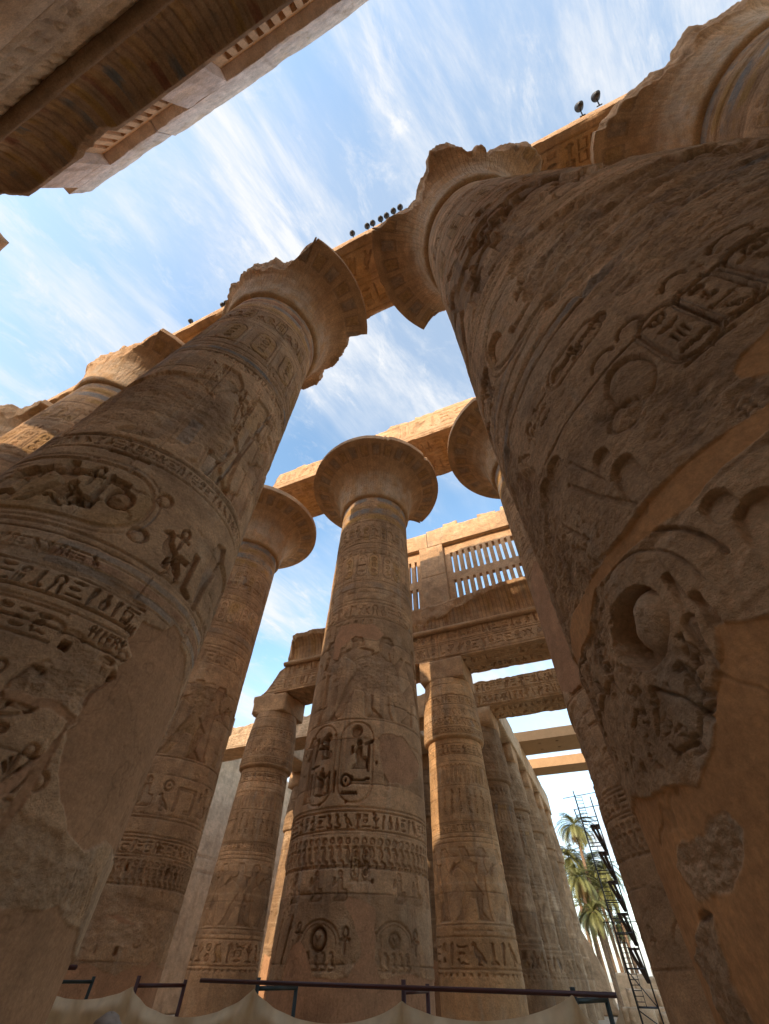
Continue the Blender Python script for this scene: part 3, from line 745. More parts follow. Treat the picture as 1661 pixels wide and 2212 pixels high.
# ---- column A2 : big shaft on the left
def col_A2():
    t = thing('open_papyrus_column', 'massive leaning-looking column on the left, smooth plaster repair low on its shaft and a capital broken on its left half', 'column', (XA(2), YA, 0), 'open papyrus columns of the central hall')
    th = theta_grid(-23, 78, 520, 40)
    zs = [-2.0]
    while zs[-1] < 16.05:
        z = zs[-1]; zs.append(z+(.12 if z < -.5 else min(.03, max(.0095, (24+z*z)/(391*4.9)*.75))))
    zs = np.array(zs); hf = HF(np.radians(th)*1.88, zs, 21, STONE*1.04); hf.gd = 1.9
    R = 1.88; X = lambda d: math.radians(d)*R; P = hf.ploy; a, b = X(-102), X(56)
    for y, c in ((15.75, BLUE), (15.35, RED), (15.0, BLUE), (14.6, OCHRE)):
        hf.band(a, b, y-.15, y+.15, c, .7); hf.hline(a, b, y-.18, .012, .016)
    hf.hline(a, b, 14.3, .02, .02)
    x = a
    while x < b:
        hf.cart(x+.25, 13.55, .36, .95, .03, OCHRE, .014); hf.glyph('man', x+.5, 13.1, .5, .03); hf.glyph('cobra', x+.8, 13.1, .75, .03); x += 1.15
    hf.hline(a, b, 12.9, .02, .02); hf.hline(a, b, 12.6, .02, .02)
    x = a+.1
    while x < b:                                       # ring of painted cartouches
        hf.cart(x+.35, 11.55, .62, 1.5, .035, OCHRE, .022, 4); hf.line([(x+.75, 10.6), (x+.75, 12.4)], .03, .02, WHITE, .4); x += 1.0
    hf.hline(a, b, 10.45, .02, .02); hf.band(a, b, 9.98, 10.12, BLUE, .8); hf.hline(a, b, 9.9, .015, .02); hf.hline(a, b, 10.2, .015, .02)
    hf.text(X(-60), b, 9.45, 9.85, .025, False)
    hf.glyph('king', X(-62), 5.55, 3.7, .045, None, lo=.25); hf.glyph('queen', X(-24), 5.5, 3.5, .04, OCHRE, .25, lo=.25, flip=True)
    hf.glyph('king', X(2), 5.5, 3.8, .045, RED, .25, lo=.25, flip=True); hf.glyph('queen', X(38), 5.5, 3.6, .04, None, lo=.25)
    hf.line([(X(-33), 7.9), (X(-22), 8.6), (X(-10), 8.0)], .04, .04); hf.line([(X(-18), 8.7), (X(-13), 7.3)], .05, .05)
    hf.columns(X(-10), X(1), 6.9, 9.3, .3, .025); hf.columns(X(-78), X(-66), 6.0, 9.2, .3, .022); hf.text(X(-26), X(-6), 6.15, 6.6, .03)
    sl = hf.win(X(-33), X(-26), 5.9, 6.7); k = .45; hf.C[sl] = hf.C[sl]*(1-k)+BLUE*k
    sl = hf.win(X(-14), X(-7), 5.6, 6.2); hf.C[sl] = hf.C[sl]*(1-k)+WHITE*k
    hf.hline(a, b, 5.4, .03, .03); hf.hline(a, b, 5.05, .02, .02)
    hf.text(a, b, 5.08, 5.37, .03, False)
    for d0, d1, z0, z1 in ((-100, -84, 5.8, 9.0), (-50, -36, 8.0, 9.3), (-50, -41, 5.6, 7.2), (14, 24, 7.0, 9.3), (26, 34, 5.8, 8.8), (44, 54, 5.8, 9.2)): hf.columns(X(d0), X(d1), z0, z1, .27, .03)
    hf.line([(X(-36), 5.5), (X(-36), 9.3)], .02, .03); hf.line([(X(12), 5.5), (X(12), 9.3)], .02, .03); hf.line([(X(-2), 5.6), (X(4), 7.4), (X(10), 9.0)], .035, .05, BLUE, .5); hf.line([(X(-10), 5.6), (X(-4), 6.8)], .04, .05, BLUE, .5)
    hf.text(a, X(-24), 3.02, 3.22, .03, False); hf.text(X(-62), X(-23), 2.1, 2.42, .03)
    for d, z, r_ in ((-30, 1.78, .07), (-38, 1.6, .08), (-27, 1.12, .06), (-33, .95, .07)): hf.disc(X(d), z, r_, r_, .05, .035)
    hf.glyph('bird', X(-40), .9, .5, .035, None); hf.glyph('vase', X(-24), .72, .35, .03, None)
    # the huge horizontal cartouche
    sl = hf.win(X(-102), X(-18), 3.3, 5.0)
    d = sd_rr(hf.X[sl], hf.Y[sl], X(-66), 4.14, X(44), .56, .54)
    m = (sst(.02, -.02, d)*.35*sst(-.4, .3, fb2(hf.X[sl], hf.Y[sl], 2, 4, 900)))[..., None]; hf.C[sl] = hf.C[sl]*(1-m)+OCHRE*m
    hf.carve(sl, np.abs(d)-.03, .035, .05, .7, .012); hf.carve(sl, np.abs(d-.1)-.012, .02, .05, .7, .012, BLUE, .5)
    hf.disc(X(-33.5), 4.14, .165, .19, .11, .05, RED, .25); hf.disc(X(-19.5), 4.49, .12, .13, .08, .03); hf.disc(X(-20.5), 3.73, .135, .12, .08, .03, BLUE, .3)
    for k, d, y, h in (('sun', -80, 4.1, .42), ('basket', -80, 3.72, .36), ('reed', -73, 3.72, .8), ('king', -66, 3.7, .95), ('water', -60, 3.72, .3), ('arm', -60, 4.35, .34), ('bird', -55, 3.75, .5), ('ankh', -51, 4.2, .42), ('stool', -49, 3.72, .36), ('flag', -43.5, 3.9, .62)):
        hf.glyph(k, X(d), y, h, .055, None, lo=.8)
    hf.hline(a, b, 3.4, .02, .02)
    hf.glyph('bird', X(-14), 3.5, .62, .05, None, lo=.7); hf.glyph('ankh', X(-7.5), 3.9, .4, .04, None); hf.glyph('man', X(-6.5), 3.42, .42, .05, None); hf.glyph('foot', X(0), 3.35, .75, .05, None, lo=.8); hf.glyph('stool', X(22), 3.6, 1.1, .05, None, lo=.3); hf.glyph('reed', X(10), 3.35, 1.4, .05, BLUE, .4, lo=.5)
    for y, c in ((3.22, BLUE), (3.08, RED), (2.97, BLUE)): hf.band(X(-40), b, y-.04, y+.05, c, .5); hf.hline(X(-60), b, y-.06, .008, .012)
    hf.text(X(-60), X(-3), 2.56, 2.86, .05, pad=.08)
    hf.glyph('three', X(-6), 2.5, .13, .04, None); hf.hline(X(-60), X(-3), 2.46, .012, .015)
    x = X(-16)
    for k in ('ankh', 'reed', 'feather', 'flag', 'loop', 'sedge'): hf.glyph(k, x, 2.3, .13, .03, None); x += .07
    hf.disc(X(-10), 2.32, .065, .06, .035, .02); hf.disc(X(-2.2), 2.27, .06, .065, .035, .02); hf.disc(X(-20), 1.89, .06, .06, .035, .03)
    hf.disc(X(-11), 1.24, .055, .055, .05, .04); hf.disc(X(-5), 1.05, .07, .075, .06, .045)
    for x, y, h in ((X(-12), 1.72, .5), (X(-23), 1.5, .42), (X(-13), .85, .38), (X(-29), 1.3, .6)):
        hf.glyph('cobra', x, y, h, .035, None, flip=True)
    hf.line(arc(X(-18.5), 2.2, .12, .08, 20, 170, 8), .02, .03); hf.line(arc(X(-26), 2.25, .14, .08, 20, 170, 8), .02, .03)
    hf.line([(X(-27), 1.48), (X(-22), 1.42), (X(-18), 1.47), (X(-15.5), 1.55)], .014, .04)
    hf.line([(X(-22), .5), (X(-12), .72), (X(-6), .83)], .016, .05); hf.line([(X(-20), .35), (X(-11), .45), (X(-7), .62)], .012, .035)
    hf.glyph('sedge', X(-16), .9, .3, .03, None)
    for k in range(9): hf.line([(X(20+k*1.9), .3+.03*(k % 3)), (X(17+k*1.9), .58+.05*(k % 2))], .006+.003*(k % 3), .035)
    hf.joints(JZ, .02); hf.line([(X(-9), 2.75), (X(-7), 3.3)], .006, .03); hf.pits(.25, .025)
    hf.damage(P([(-100, 8.0), (-67, 8.1), (-38, 7.9), (-14, 7.6), (-6, 7.0), (-8, 6.41), (-22, 6.2), (-36, 5.7), (-52, 5.9), (-80, 5.6), (-100, 6)]), .05, .05, warp=.3)
    hf.damage(P([(-18, 2.18), (-9, 2.2), (-5, 2.05), (-5, 1.62), (-22, 1.63), (-24, 1.75), (-19, 1.8)]), .02, .05, .05, .1)
    hf.damage(P([(-3, 2.1), (0, 2.08), (-1, 1.9), (-5, 1.7), (-6, 1.8)]), .05, .06)
    hf.damage(P([(-60, 3.0), (-9, 2.96), (-4, 2.86), (-9, 2.84), (-60, 2.92)]), .03, .03)
    hf.damage(P([(-30, .95), (-8, .85), (8, .75), (27, .62), (27, .35), (-30, .35)]), .015, .045, .1, .2)
    hf.hole(X(-19), 2.13, .09, .09, .16); hf.hole(X(-1.2), 2.04, .04, .05, .12); hf.hole(X(1), 3.8, .2, .1, .12); hf.hole(X(-43), 5.02, .6, .06, .08)
    PL2 = PLAST*np.array([.86, .85, .80], np.float32)
    hf.plaster(P([(-2, 2.56), (-2, 2.74), (8, 2.8), (12, 2.99), (20, 2.94), (21, 2.85), (28, 2.84), (36, 2.68), (44, 2.38), (60, 1.9), (60, .75), (40, .8), (29, .84), (19, .71), (10, .8), (3, 1.0), (-1, 1.16), (-5, 1.42), (-6, 1.48), (-4, 1.55), (-6, 1.43), (-5, 1.21), (-5, .79), (-6, .64), (-8, .76), (-8, 1.13), (-7, 1.37), (-7, 1.54), (-11, 1.56), (-18, 1.55), (-24, 1.54), (-26, 1.61), (-22, 1.64), (-18, 1.61), (-13, 1.66), (-10, 1.63), (-5, 1.6), (-4, 1.83), (0, 2.04), (-2, 2.17), (1, 2.33), (-4, 2.5)]), .02, .035, 5, .012, PL2)
    hf.plaster(P([(-40, .28), (2, .3), (14, .3), (20, .35), (25, .28), (37, .24), (43, .1), (60, .0), (60, -2.2), (-60, -2.2)]), .02, .03, 5, .012, PL2)
    hf.plaster(P([(-15, .6), (-17, .8), (-10, 1.1), (-7, 1.3), (-9, 1.0), (-12, .75), (-13, .6)]), .015, .02, 6)
    revolve('shaft', hf, th, GREAT_R(zs), zs, M_ST, t, R)
    great_capital(t, [(-150, 2.6), (-130, 2.5), (-117, 2.6), (-105, 2.45), (-85, 2.4), (-58, 2.35), (-47, 2.7), (-40, 3.3), (-36, 3.68), (27, 3.68), (29, 3.5), (31, 2.95), (50, 2.6), (70, 2.62), (82, 2.95), (103, 2.9), (180, 2.7)], 25, 520, -25, 125)
    rough_box('abacus', (2.7, 2.7, 1.42), (0, 0, 19.575), M_ST, t, .3, .02, 8)

# ---- column A3 : the shaft that fills the right side
def col_A3():
    t = thing('open_papyrus_column', 'closest and largest column filling the right side, with a deep round socket and patchy orange plaster', 'column', (XA(3), YA, 0), 'open papyrus columns of the central hall')
    th = theta_grid(-128, 60, 660, 44)
    zs = [-2.0]
    while zs[-1] < 16.05:
        z = zs[-1]; zs.append(z+(.06 if z < -.4 else min(.032, max(.0042, (2.3+z*z)/(391*1.5)*.8))))
    zs = np.array(zs); hf = HF(np.radians(th)*1.88, zs, 31, STONE*1.2); hf.gd = 1.3
    R = 1.88; X = lambda d: math.radians(d)*R; P = hf.ploy; a, b = X(-188), X(-68)
    hf.H += fb2(hf.X, hf.Y*1.5, 11, 4, 333, .65)*.006
    for y, c in ((15.75, BLUE), (15.3, OCHRE), (14.85, BLUE), (14.4, OCHRE)): hf.band(a, b, y-.16, y+.16, c, .4); hf.hline(a, b, y-.2, .012, .018)
    hf.text(a, b, 12.6, 13.5, .07); hf.hline(a, b, 11.8, .03, .05)
    x = a
    while x < b: hf.cart(x+.3, 10.9, .5, 1.3, .035, OCHRE, .02, 4); x += .85
    hf.hline(a, b, 10.0, .03, .06); hf.text(a, b, 8.6, 9.5, .09)
    [hf.glyph(k, X(d), z, h, .07, None, lo=.4, flip=f) for k, d, z, h, f in (('king', -182, 5.6, 2.8, False), ('king', -152, 5.6, 2.8, True), ('cobra', -140, 7.0, 1.4, False), ('foot', -134, 5.6, 1.3, False), ('ring', -131, 7.3, .9, False), ('queen', -120, 5.6, 2.6, False), ('arm', -112, 7.2, .9, False), ('sedge', -106, 5.7, 1.4, False), ('king', -95, 5.6, 2.6, False), ('stool', -84, 6, 1.0, False))]
    for y in (5.35, 5.2, 4.95, 3.5, 3.25, 3.1): hf.hline(a, b, y, .012, .02)
    # big text band inside one long cartouche
    sl = hf.win(X(-158), X(-70), 3.4, 5.1); d = sd_rr(hf.X[sl], hf.Y[sl], X(-112), 4.22, X(41), .56, .5)
    hf.carve(sl, np.abs(d)-.022, .03, .04, .8, .008, DUST_SHADE, .3); hf.carve(sl, np.abs(d-.08)-.01, .02, .04, .8, .008, DUST_SHADE, .3)  # dark tint in the cut lines here and below paints their shade
    sl = hf.win(X(-156), X(-140), 3.8, 4.7); hf.carve(sl, sd_ell(hf.X[sl], hf.Y[sl], X(-148), 4.22, .15, .24), .09, .04, .45, .008)
    for k, d, y, h in (('arm', -141, 3.75, .5), ('man', -134.5, 4.0, .5), ('mouth', -131, 3.75, .35), ('snake', -127, 4.2, .42), ('ring', -122, 4.3, .34), ('stool', -117, 4.05, .42), ('foot', -113, 4.1, .62), ('arm', -108, 4.0, .55), ('basket', -101, 3.95, .6), ('sedge', -92, 4.0, .6), ('sun', -86, 4.1, .4)):
        hf.glyph(k, X(d), y, h, .04, None, lo=.8)
    for k, d in (('bird', -185), ('house', -176), ('sedge', -168), ('reed', -162)): hf.glyph(k, X(d), 3.85, .6, .035, None, lo=.6)
    hf.band(a, b, 3.14, 3.24, BLUE, .6); hf.band(a, b, 3.62, 3.68, BLUE, .4)
    # small horizontal cartouche
    sl = hf.win(X(-144), X(-124), 2.5, 2.95); d = sd_rr(hf.X[sl], hf.Y[sl], X(-134.2), 2.71, X(7.4), .112, .105)
    hf.carve(sl, np.abs(d)-.010, .018, .03, .8, .005, DUST_SHADE, .3)
    for k, d, h in (('sun', -141, .15), ('basket', -138, .13), ('man', -135.2, .16), ('water', -133.8, .14), ('sun', -129.2, .15)): hf.glyph(k, X(d), 2.71-h/2, h, .022, None, lo=.8)
    x = X(-186)
    while x < X(-146): x += hf.quad(x, 2.5, .28, .022)+.03
    x = X(-122)
    while x < X(-70): x += hf.quad(x, 2.66, .24, .022)+.04
    # upright cartouches standing in a row, discs over them
    for cd, cz, hw, hh, seed_ in ((-122.6, 2.06, .10, .25, 1), (-117.0, 2.06, .085, .21, 2), (-109.5, 2.02, .11, .26, 3), (-101, 2.02, .11, .26, 4), (-92, 2.02, .11, .26, 5)):
        x = X(cd); sl = hf.win(x-.2, x+.2, cz-.4, cz+.4); d = sd_rr(hf.X[sl], hf.Y[sl], x, cz, hw, hh, hw*.9)
        hf.carve(sl, np.abs(d)-.010, .022, .03, .85, .005, DUST_SHADE, .3); hf.carve(sl, np.abs(d-.024)-.004, .012, .03, .85, .004, BLUE, .4)
        q = (('sun', 'man', 'arm', 'bird'), ('ring', 'basket', 'three', 'water'))[seed_ % 2]
        for i, k in enumerate(q): g = hh*.40; hf.glyph(k, x-SDF[k][0]*g/2, cz+hh*.88-(i+1)*hh*.44, g, .022, None, lo=.8)
        hf.line([(x-hw, cz-hh-.025), (x+hw, cz-hh-.025)], .010, .02, DUST_SHADE, .3)
    for d, z, w in ((-125.5, 2.39, .075), (-131.5, 2.37, .08), (-117, 2.42, .06), (-109, 2.41, .09), (-100, 2.4, .09)): hf.line(arc(X(d), z-.03, w, .07, 5, 178, 10), .010, .03, DUST_SHADE, .3)
    for cx_, cz_, rx_, rz_ in ((X(-131.2), 2.02, .125, .18), (X(-135.2), 1.87, .10, .085)):
        sl = hf.win(cx_-.25, cx_+.25, cz_-.35, cz_+.35); d = sd_ell(hf.X[sl], hf.Y[sl], cx_, cz_, rx_, rz_); hf.carve(sl, d, .03, .03, .05, .008); hf.carve(sl, np.abs(d)-.008, .012, .02, .9, .005, DUST_SHADE, .3)
    # worn oval signs with flat-cut, sharp upper edges
    for d, z, rx, rz in ((-151, 2.05, .085, .16), (-156, 2.0, .08, .2), (-141.8, 1.77, .055, .075), (-140.3, 1.53, .075, .15), (-134.8, 1.11, .055, .075), (-132.5, .96, .085, .12), (-119, 1.13, .07, .10), (-170, 2.0, .08, .2), (-144.2, .95, .018, .10), (-142.6, .80, .018, .12)):
        sl = hf.win(X(d)-rx-.1, X(d)+rx+.1, z-rz-.1, z+rz+.1); dd = sd_rr(hf.X[sl], hf.Y[sl], X(d), z, rx, rz, rx*.98 if rx < rz else rz*.98)
        w_ = .010*fb2(hf.X[sl], hf.Y[sl], 11, 3, 347)
        up_ = sst(z-rz*1.0, z+rz*.9, hf.Y[sl])
        hf.H[sl] -= sst(.004, -.004, dd+w_)*(.008+.030*up_)
        kk = (.22*sst(.004, -.02, dd+w_)*sst(.012, .0, np.abs(dd+w_+.008)))[..., None]; hf.C[sl] = hf.C[sl]*(1-kk)+DUST_SHADE*kk  # dark rim painted as shade inside the cut edge
    hf.line([(X(-150), 1.9), (X(-146), 1.62), (X(-142), 1.4)], .014, .014, DUST_SHADE, .2, soft=.004); hf.line([(X(-147), 2.0), (X(-143.5), 1.66)], .008, .012, DUST_SHADE, .2, soft=.004); hf.line([(X(-157), 1.8), (X(-152), 1.5)], .012, .014, DUST_SHADE, .2, soft=.004)
    for d in (-180, -174, -168): hf.glyph('reed', X(d), 1.5, .5, .022, None); hf.glyph('cobra', X(d), .9, .35, .022, None)
    hf.glyph('loop', X(-127), 1.34, .12, .02, None); hf.line(arc(X(-126), 1.39, .03, .025, 20, 320, 10), .006, .018, DUST_SHADE, .3, soft=.003)
    for k, d, y, h, fl in (('cobra', -150.5, .58, .19, False), ('bird', -158.5, .60, .17, True), ('arm', -157, .50, .13, False), ('vase', -148.2, .70, .14, False), ('feather', -146.4, .66, .22, False), ('snake', -163, .66, .16, True), ('loop', -165, .84, .18, False), ('bread', -154, .47, .1, False)):
        hf.glyph(k, X(d), y, h, .020, None, lo=.35, flip=fl)
    hf.line([(X(-155), .76), (X(-151), .66), (X(-149), .55)], .007, .016, DUST_SHADE, .25, soft=.004); hf.line([(X(-147), .75), (X(-149), .64), (X(-152), .54)], .006, .014, DUST_SHADE, .25, soft=.004)
    # the socket: a round recess with a domed boss left standing in it, inside concentric arches
    hf.line(arc(X(-151), .92, .40, .38, -25, 200, 24), .030, .010, lo=.25, soft=.015)
    hf.line(arc(X(-151), .93, .335, .34, 0, 190, 20), .007, .012, DUST_SHADE, .25, soft=.004); hf.line(arc(X(-151), .92, .455, .42, 5, 170, 20), .009, .024, DUST_SHADE, .3, soft=.004)
    sl = hf.win(X(-165), X(-138), .6, 1.4)
    w = .010*fb2(hf.X[sl], hf.Y[sl], 9, 4, 345, .6)
    d = sd_ell(hf.X[sl], hf.Y[sl], X(-152), .975, .188, .168)+w
    inside = sst(.004, -.006, d)
    k = np.hypot((hf.X[sl]-X(-149.8))/.152, (hf.Y[sl]-.955)/.156)
    boss = .155*(1-np.minimum(k, 1)**2.6)**.62*(1+.03*fb2(hf.X[sl], hf.Y[sl], 12, 4, 346))
    dent = .02*sst(.06, .0, np.hypot(hf.X[sl]-X(-152.4), hf.Y[sl]-1.0))*(hf.Y[sl] > .93)
    hf.H[sl] = hf.H[sl]*(1-inside)+inside*(-.125+boss-dent*(k < .98)+.003*fb2(hf.X[sl], hf.Y[sl], 20, 4, 348))
    hf.hole(X(-157.3), .95, .04, .04, .03)
    hf.joints(JZ, .012, 3.5)
    # erosion: pitted skin where the carving has worn away, in two broad fields
    n = fb2(hf.X, hf.Y*1.7, 9, 6, 360, .68); big = fb2(hf.X, hf.Y*1.3, 2.4, 4, 361, .6)
    m = np.zeros_like(hf.H)
    for q in ([(-125, 2.95), (-112, 3.55), (-98, 3.7), (-70, 3.5), (-70, 2.6), (-98, 2.5), (-109, 2.45), (-117, 2.55), (-122, 2.8)], [(-112, 1.6), (-123, 1.62), (-130, 1.8), (-139, 2.1), (-137, 1.8), (-137, 1.4), (-112, 1.35)], [(-130, 5.9), (-118, 6.6), (-104, 6.3), (-100, 5.5), (-118, 5.3), (-128, 5.5)], [(-100, 9), (-70, 9), (-70, 7.5), (-90, 7.6)], [(-166, 2.1), (-158, 2.2), (-156, 1.2), (-164, 1.0), (-176, 1.3)]):
        q = P(q); wx = hf.X+.16*fb2(hf.X, hf.Y, 2, 4, 365); wy = hf.Y+.16*fb2(hf.X, hf.Y, 2, 4, 366)
        sl = hf.win(min(p[0] for p in q)-.3, max(p[0] for p in q)+.3, min(p[1] for p in q)-.3, max(p[1] for p in q)+.3)
        m[sl] = np.maximum(m[sl], sst(.05, -.06, sd_poly(wx[sl], wy[sl], q)))
    hf.H = hf.H*(1-.75*m)+m*(.022*n-.022+.02*big)
    hf.H += .0045*n*(1-m); hf.pits(.26, .014, 22)
    kk = ((.10+.45*m)*np.clip(-n, 0, 1)*1.6)[..., None]; hf.C = (hf.C*(1-kk)+DUST_SHADE*kk).astype(np.float32)  # low spots of the pitting coloured darker
    hf.damage(P([(-130, 4.9), (-120, 5.3), (-96, 4.6), (-80, 4.3), (-80, 3.6), (-100, 3.3), (-118, 3.2), (-126, 3.6)]), .05, .07, .05, .25)
    hf.damage(P([(-124, 6.4), (-112, 6.3), (-100, 6.0), (-96, 7.0), (-112, 7.6)]), .07, .06, .05, .3)
    hf.damage(P([(-185, 3.0), (-166, 3.1), (-160, 2.4), (-172, 1.4), (-185, 1.3)]), .03, .05, .08, .2)
    hf.plaster(P([(-118, 1.32), (-125, 1.34), (-129, 1.36), (-136, 1.375), (-142, 1.365), (-146, 1.345), (-157, 1.36), (-163, 1.38), (-170, 1.42), (-190, 1.46), (-190, 1.29), (-172, 1.24), (-164, 1.2), (-157, 1.3), (-147, 1.262), (-141, 1.235), (-137, 1.205), (-131, 1.235), (-126, 1.24), (-118, 1.20)]), .012, .012, 8, .006, PLAST*np.array([1.2, 1.1, .85], np.float32))
    hf.plaster(P([(-110, 1.7), (-118, 1.66), (-119, 1.64), (-122, 1.61), (-123.5, 1.58), (-124, 1.53), (-122, 1.45), (-110, 1.42)]), .012, .015, 8, .006, PLAST*np.array([1.2, 1.1, .85], np.float32))
    isl = [P([(-166, .33), (-163, .33), (-159, .31), (-157, .35), (-154, .35), (-153, .3), (-155, .24), (-158, .19), (-163, .18), (-167, .19), (-168, .27)]), P([(-166, .17), (-169, .13), (-176, .06), (-175, -.12), (-165, -.12), (-166, .0), (-165, .08), (-164, .15)])]
    keep = [(hf.H.copy(), hf.C.copy(), hf.S.copy())][0]
    hf.plaster(P([(-110, .68), (-132, .66), (-140, .74), (-143, .79), (-144, .72), (-148, .6), (-151, .5), (-153, .47), (-156, .43), (-160, .47), (-166, .49), (-176, .55), (-192, .56), (-192, -2.2), (-100, -2.2)]), .012, .02, 7, .006, PLAST*np.array([1.2, 1.1, .85], np.float32))
    for q in isl:
        wx = hf.X+.02*fb2(hf.X, hf.Y, 9, 4, 371); wy = hf.Y+.02*fb2(hf.X, hf.Y, 9, 4, 372)
        sl = hf.win(min(p[0] for p in q)-.1, max(p[0] for p in q)+.1, min(p[1] for p in q)-.1, max(p[1] for p in q)+.1)
        m = sst(.008, -.008, sd_poly(wx[sl], wy[sl], q)); rr = fb2(hf.X[sl], hf.Y[sl]*1.4, 8, 5, 373, .65)
        hf.H[sl] = hf.H[sl]*(1-m)+m*(keep[0][sl]*.5-.008+.028*rr); hf.S[sl] *= 1-m
        hf.C[sl] = hf.C[sl]*(1-m[..., None])+keep[1][sl]*m[..., None]*np.array([.95, .98, 1.02], np.float32)
    revolve('shaft', hf, th, GREAT_R(zs), zs, M_ST, t, R)
    great_capital(t, [(123, 2.7), (131, 3.0), (137, 3.68), (204, 3.68), (210, 3.3), (218, 2.93), (224, 2.65), (232, 2.46), (247, 2.63), (255, 2.9), (260, 2.97), (277, 2.77), (286, 2.55), (295, 2.66), (306, 2.6), (321, 3.15), (326, 3.25), (360, 3.3), (60, 3.0), (100, 2.8)], 35, 560, -150, 130)
    rough_box('abacus', (2.7, 2.7, 1.42), (0, 0, 19.575), M_ST, t, .3, .02, 9)

col_B1(); col_A2(); col_A3()

def deco_B0(hf, X):
    P = hf.ploy
    for d, z in ((4, 1.94), (-24, 2.46), (-7, 2.0), (-30, .35), (-46, 2.0)): hf.hole(X(d), z, .08, .16, .14)
    hf.band(X(-45), X(-20), 11.0, 12.2, OCHRE, .35); hf.band(X(-60), X(-10), 13.6, 14.2, OCHRE, .3)
    hf.damage(P([(-54, 7.6), (-25, 7.7), (-20, 6.7), (-45, 6.6)]), .04, .05)
    hf.damage(P([(-60, 1.35), (10, 1.25), (40, 1.0), (40, .6), (-60, .4)]), .02, .04, .08)
    hf.plaster(P([(-80, .0), (-45, .12), (-24, -.05), (-12, .1), (0, .09), (8, .25), (20, .1), (60, .02), (60, -2.2), (-80, -2.2)]), warp=.06)
    hf.plaster(P([(-50, 1.0), (-35, 1.02), (-20, .85), (-36, .9)]))
gen_great(1, YB, 'rear column half hidden by the big left shaft, wide round capital seen edge-on, ochre paint on its neck', [(-200, 3.68), (150, 3.68)], 41, 240, .022, -41, deco_B0)
def deco_B2(hf, X):
    P = hf.ploy
    hf.plaster(P([(-200, 8.9), (-170, 8.9), (-140, 9.6), (-120, 9.0), (-110, 7.0), (-120, 5.2), (-150, 5.0), (-170, 5.4), (-200, 5.2)]))
    hf.damage(P([(-190, 4.5), (-150, 4.8), (-140, 3.0), (-190, 2.6)]), .05, .05)
gen_great(3, YB, 'rear column mostly covered by the closest shaft, only the left half of its round capital showing', [(-200, 3.68), (100, 3.68)], 51, 200, .022, -99, deco_B2)
gen_great(4, YA, 'column at the top right corner beyond the closest shaft, its broken capital seen from straight below', [(180, 3.68), (193, 3.68), (203, 3.45), (226, 2.6), (240, 2.4), (248, 2.5), (260, 2.35), (275, 2.3), (282, 2.6), (320, 3.0), (0, 3.3), (90, 3.4), (150, 3.6)], 61, 260, .03, -166, None)
gen_great(1, YA, 'sunlit column at the left edge behind the big left shaft, ragged capital rim', [(-138, 2.6), (-122, 2.5), (-95, 2.3), (-58, 2.4), (-40, 3.1), (-33, 3.68), (20, 3.68), (60, 2.8), (120, 2.7), (180, 2.7)], 71, 240, .03, -10, None)
gen_great(0, YA, 'farthest left column of the front row, only its eroded capital cut by the picture edge', [(-80, 2.7), (-60, 2.7), (-50, 2.5), (-38, 2.9), (-27, 3.68), (-18, 3.68), (30, 3.6), (90, 3), (180, 2.7)], 81, 160, .05, -7, None)
gen_great(0, YB, 'hidden rear column at the far left end of the second row', [(-200, 3.68), (150, 3.68)], 91, 100, .08, -35, None)
gen_great(4, YB, 'hidden rear column at the right end of the second row', [(-200, 3.68), (150, 3.68)], 92, 100, .08, -130, None)

# =================================================================== ARCHITRAVES OF THE GREAT COLUMNS
def great_beam(u0, u1, y, name, label, seed, du, dens, group, soff_col=OCHRE, cut=None, joints=(), tw=.0, zt=ZTOP):
    t = thing(name, label, 'beam', (0, y, 0), group)
    h = 1.532
    def deco(hf, mk):
        f0, s0, b0, t0 = mk; H = zt-ZSOF
        hf.text(u0, u1, f0+.35, f0+H-.35, .035)          # front face
        w = 2*h; m = s0+w/2
        for a, b in ((s0+.35, m-.12), (m+.12, s0+w-.3)): hf.text(u0, u1, a, b, .045)
        sl = hf.win(u0, u1, s0+.25, s0+w-.2)
        k = (.45*sst(-.35, .3, fb2(hf.X[sl], hf.Y[sl], 1.2, 4, seed+3)))[..., None]; hf.C[sl] = hf.C[sl]*(1-k)+soff_col*k
        for j in joints: hf.line([(j, 0), (j, 99)], .015, .05)
    sweep_beam('carved_block', u0, u1, du, boxprof(h, h, ZSOF, zt), dens, 'x', (0, 0, 0), deco, t, seed, .05, endcut=cut, topwear=tw)
    return t
gA = 'architrave beams along the front row'
for i, (k, lab) in enumerate(((-1, 'beam between the two leftmost front capitals at the left edge'), (0, 'beam joining the far left capital to the next sunlit capital'), (1, 'thin edge-on beam with small floodlights left of the big left capital'), (2, 'painted beam overhead spanning between the two large broken capitals'), (3, 'beam running from the closest column to the top right capital'), (4, 'beam continuing past the top right capital'))):
    if k == -1: continue
    dn = (.06, .03, .2, .3) if k in (2, 3, 1) else (.2, .08, .3, .4)
    great_beam(XA(k)+.01, XA(k+1)-.01, YA, 'architrave', lab, 100+k, .03 if k in (2, 3) else .06, dn, gA)
gB = 'architrave beams along the second row'
def cutB(U, A, B):    # broken left end
    return np.maximum(U, XA(1)+1.3+np.clip((B-ZSOF)*.25, 0, 1)-.5*np.clip(A+.8, -1, 1)*.0+.12*fb2(A*2, B*2, 1, 3, 9))
great_beam(XA(1)+1.2, XA(2)-.01, YB, 'architrave', 'sunlit beam left of the middle capital with a broken left end', 110, .045, (.04, .045, .3, .3), gB, OCHRE, cutB, tw=.25, zt=22.15)
great_beam(XA(2)+.01, XA(3)-.01, YB, 'architrave', 'sunlit cracked beam right of the middle capital carrying loose stones', 111, .045, (.04, .045, .3, .3), gB, OCHRE, None, (-3.4, 2.0), .25, 22.75)
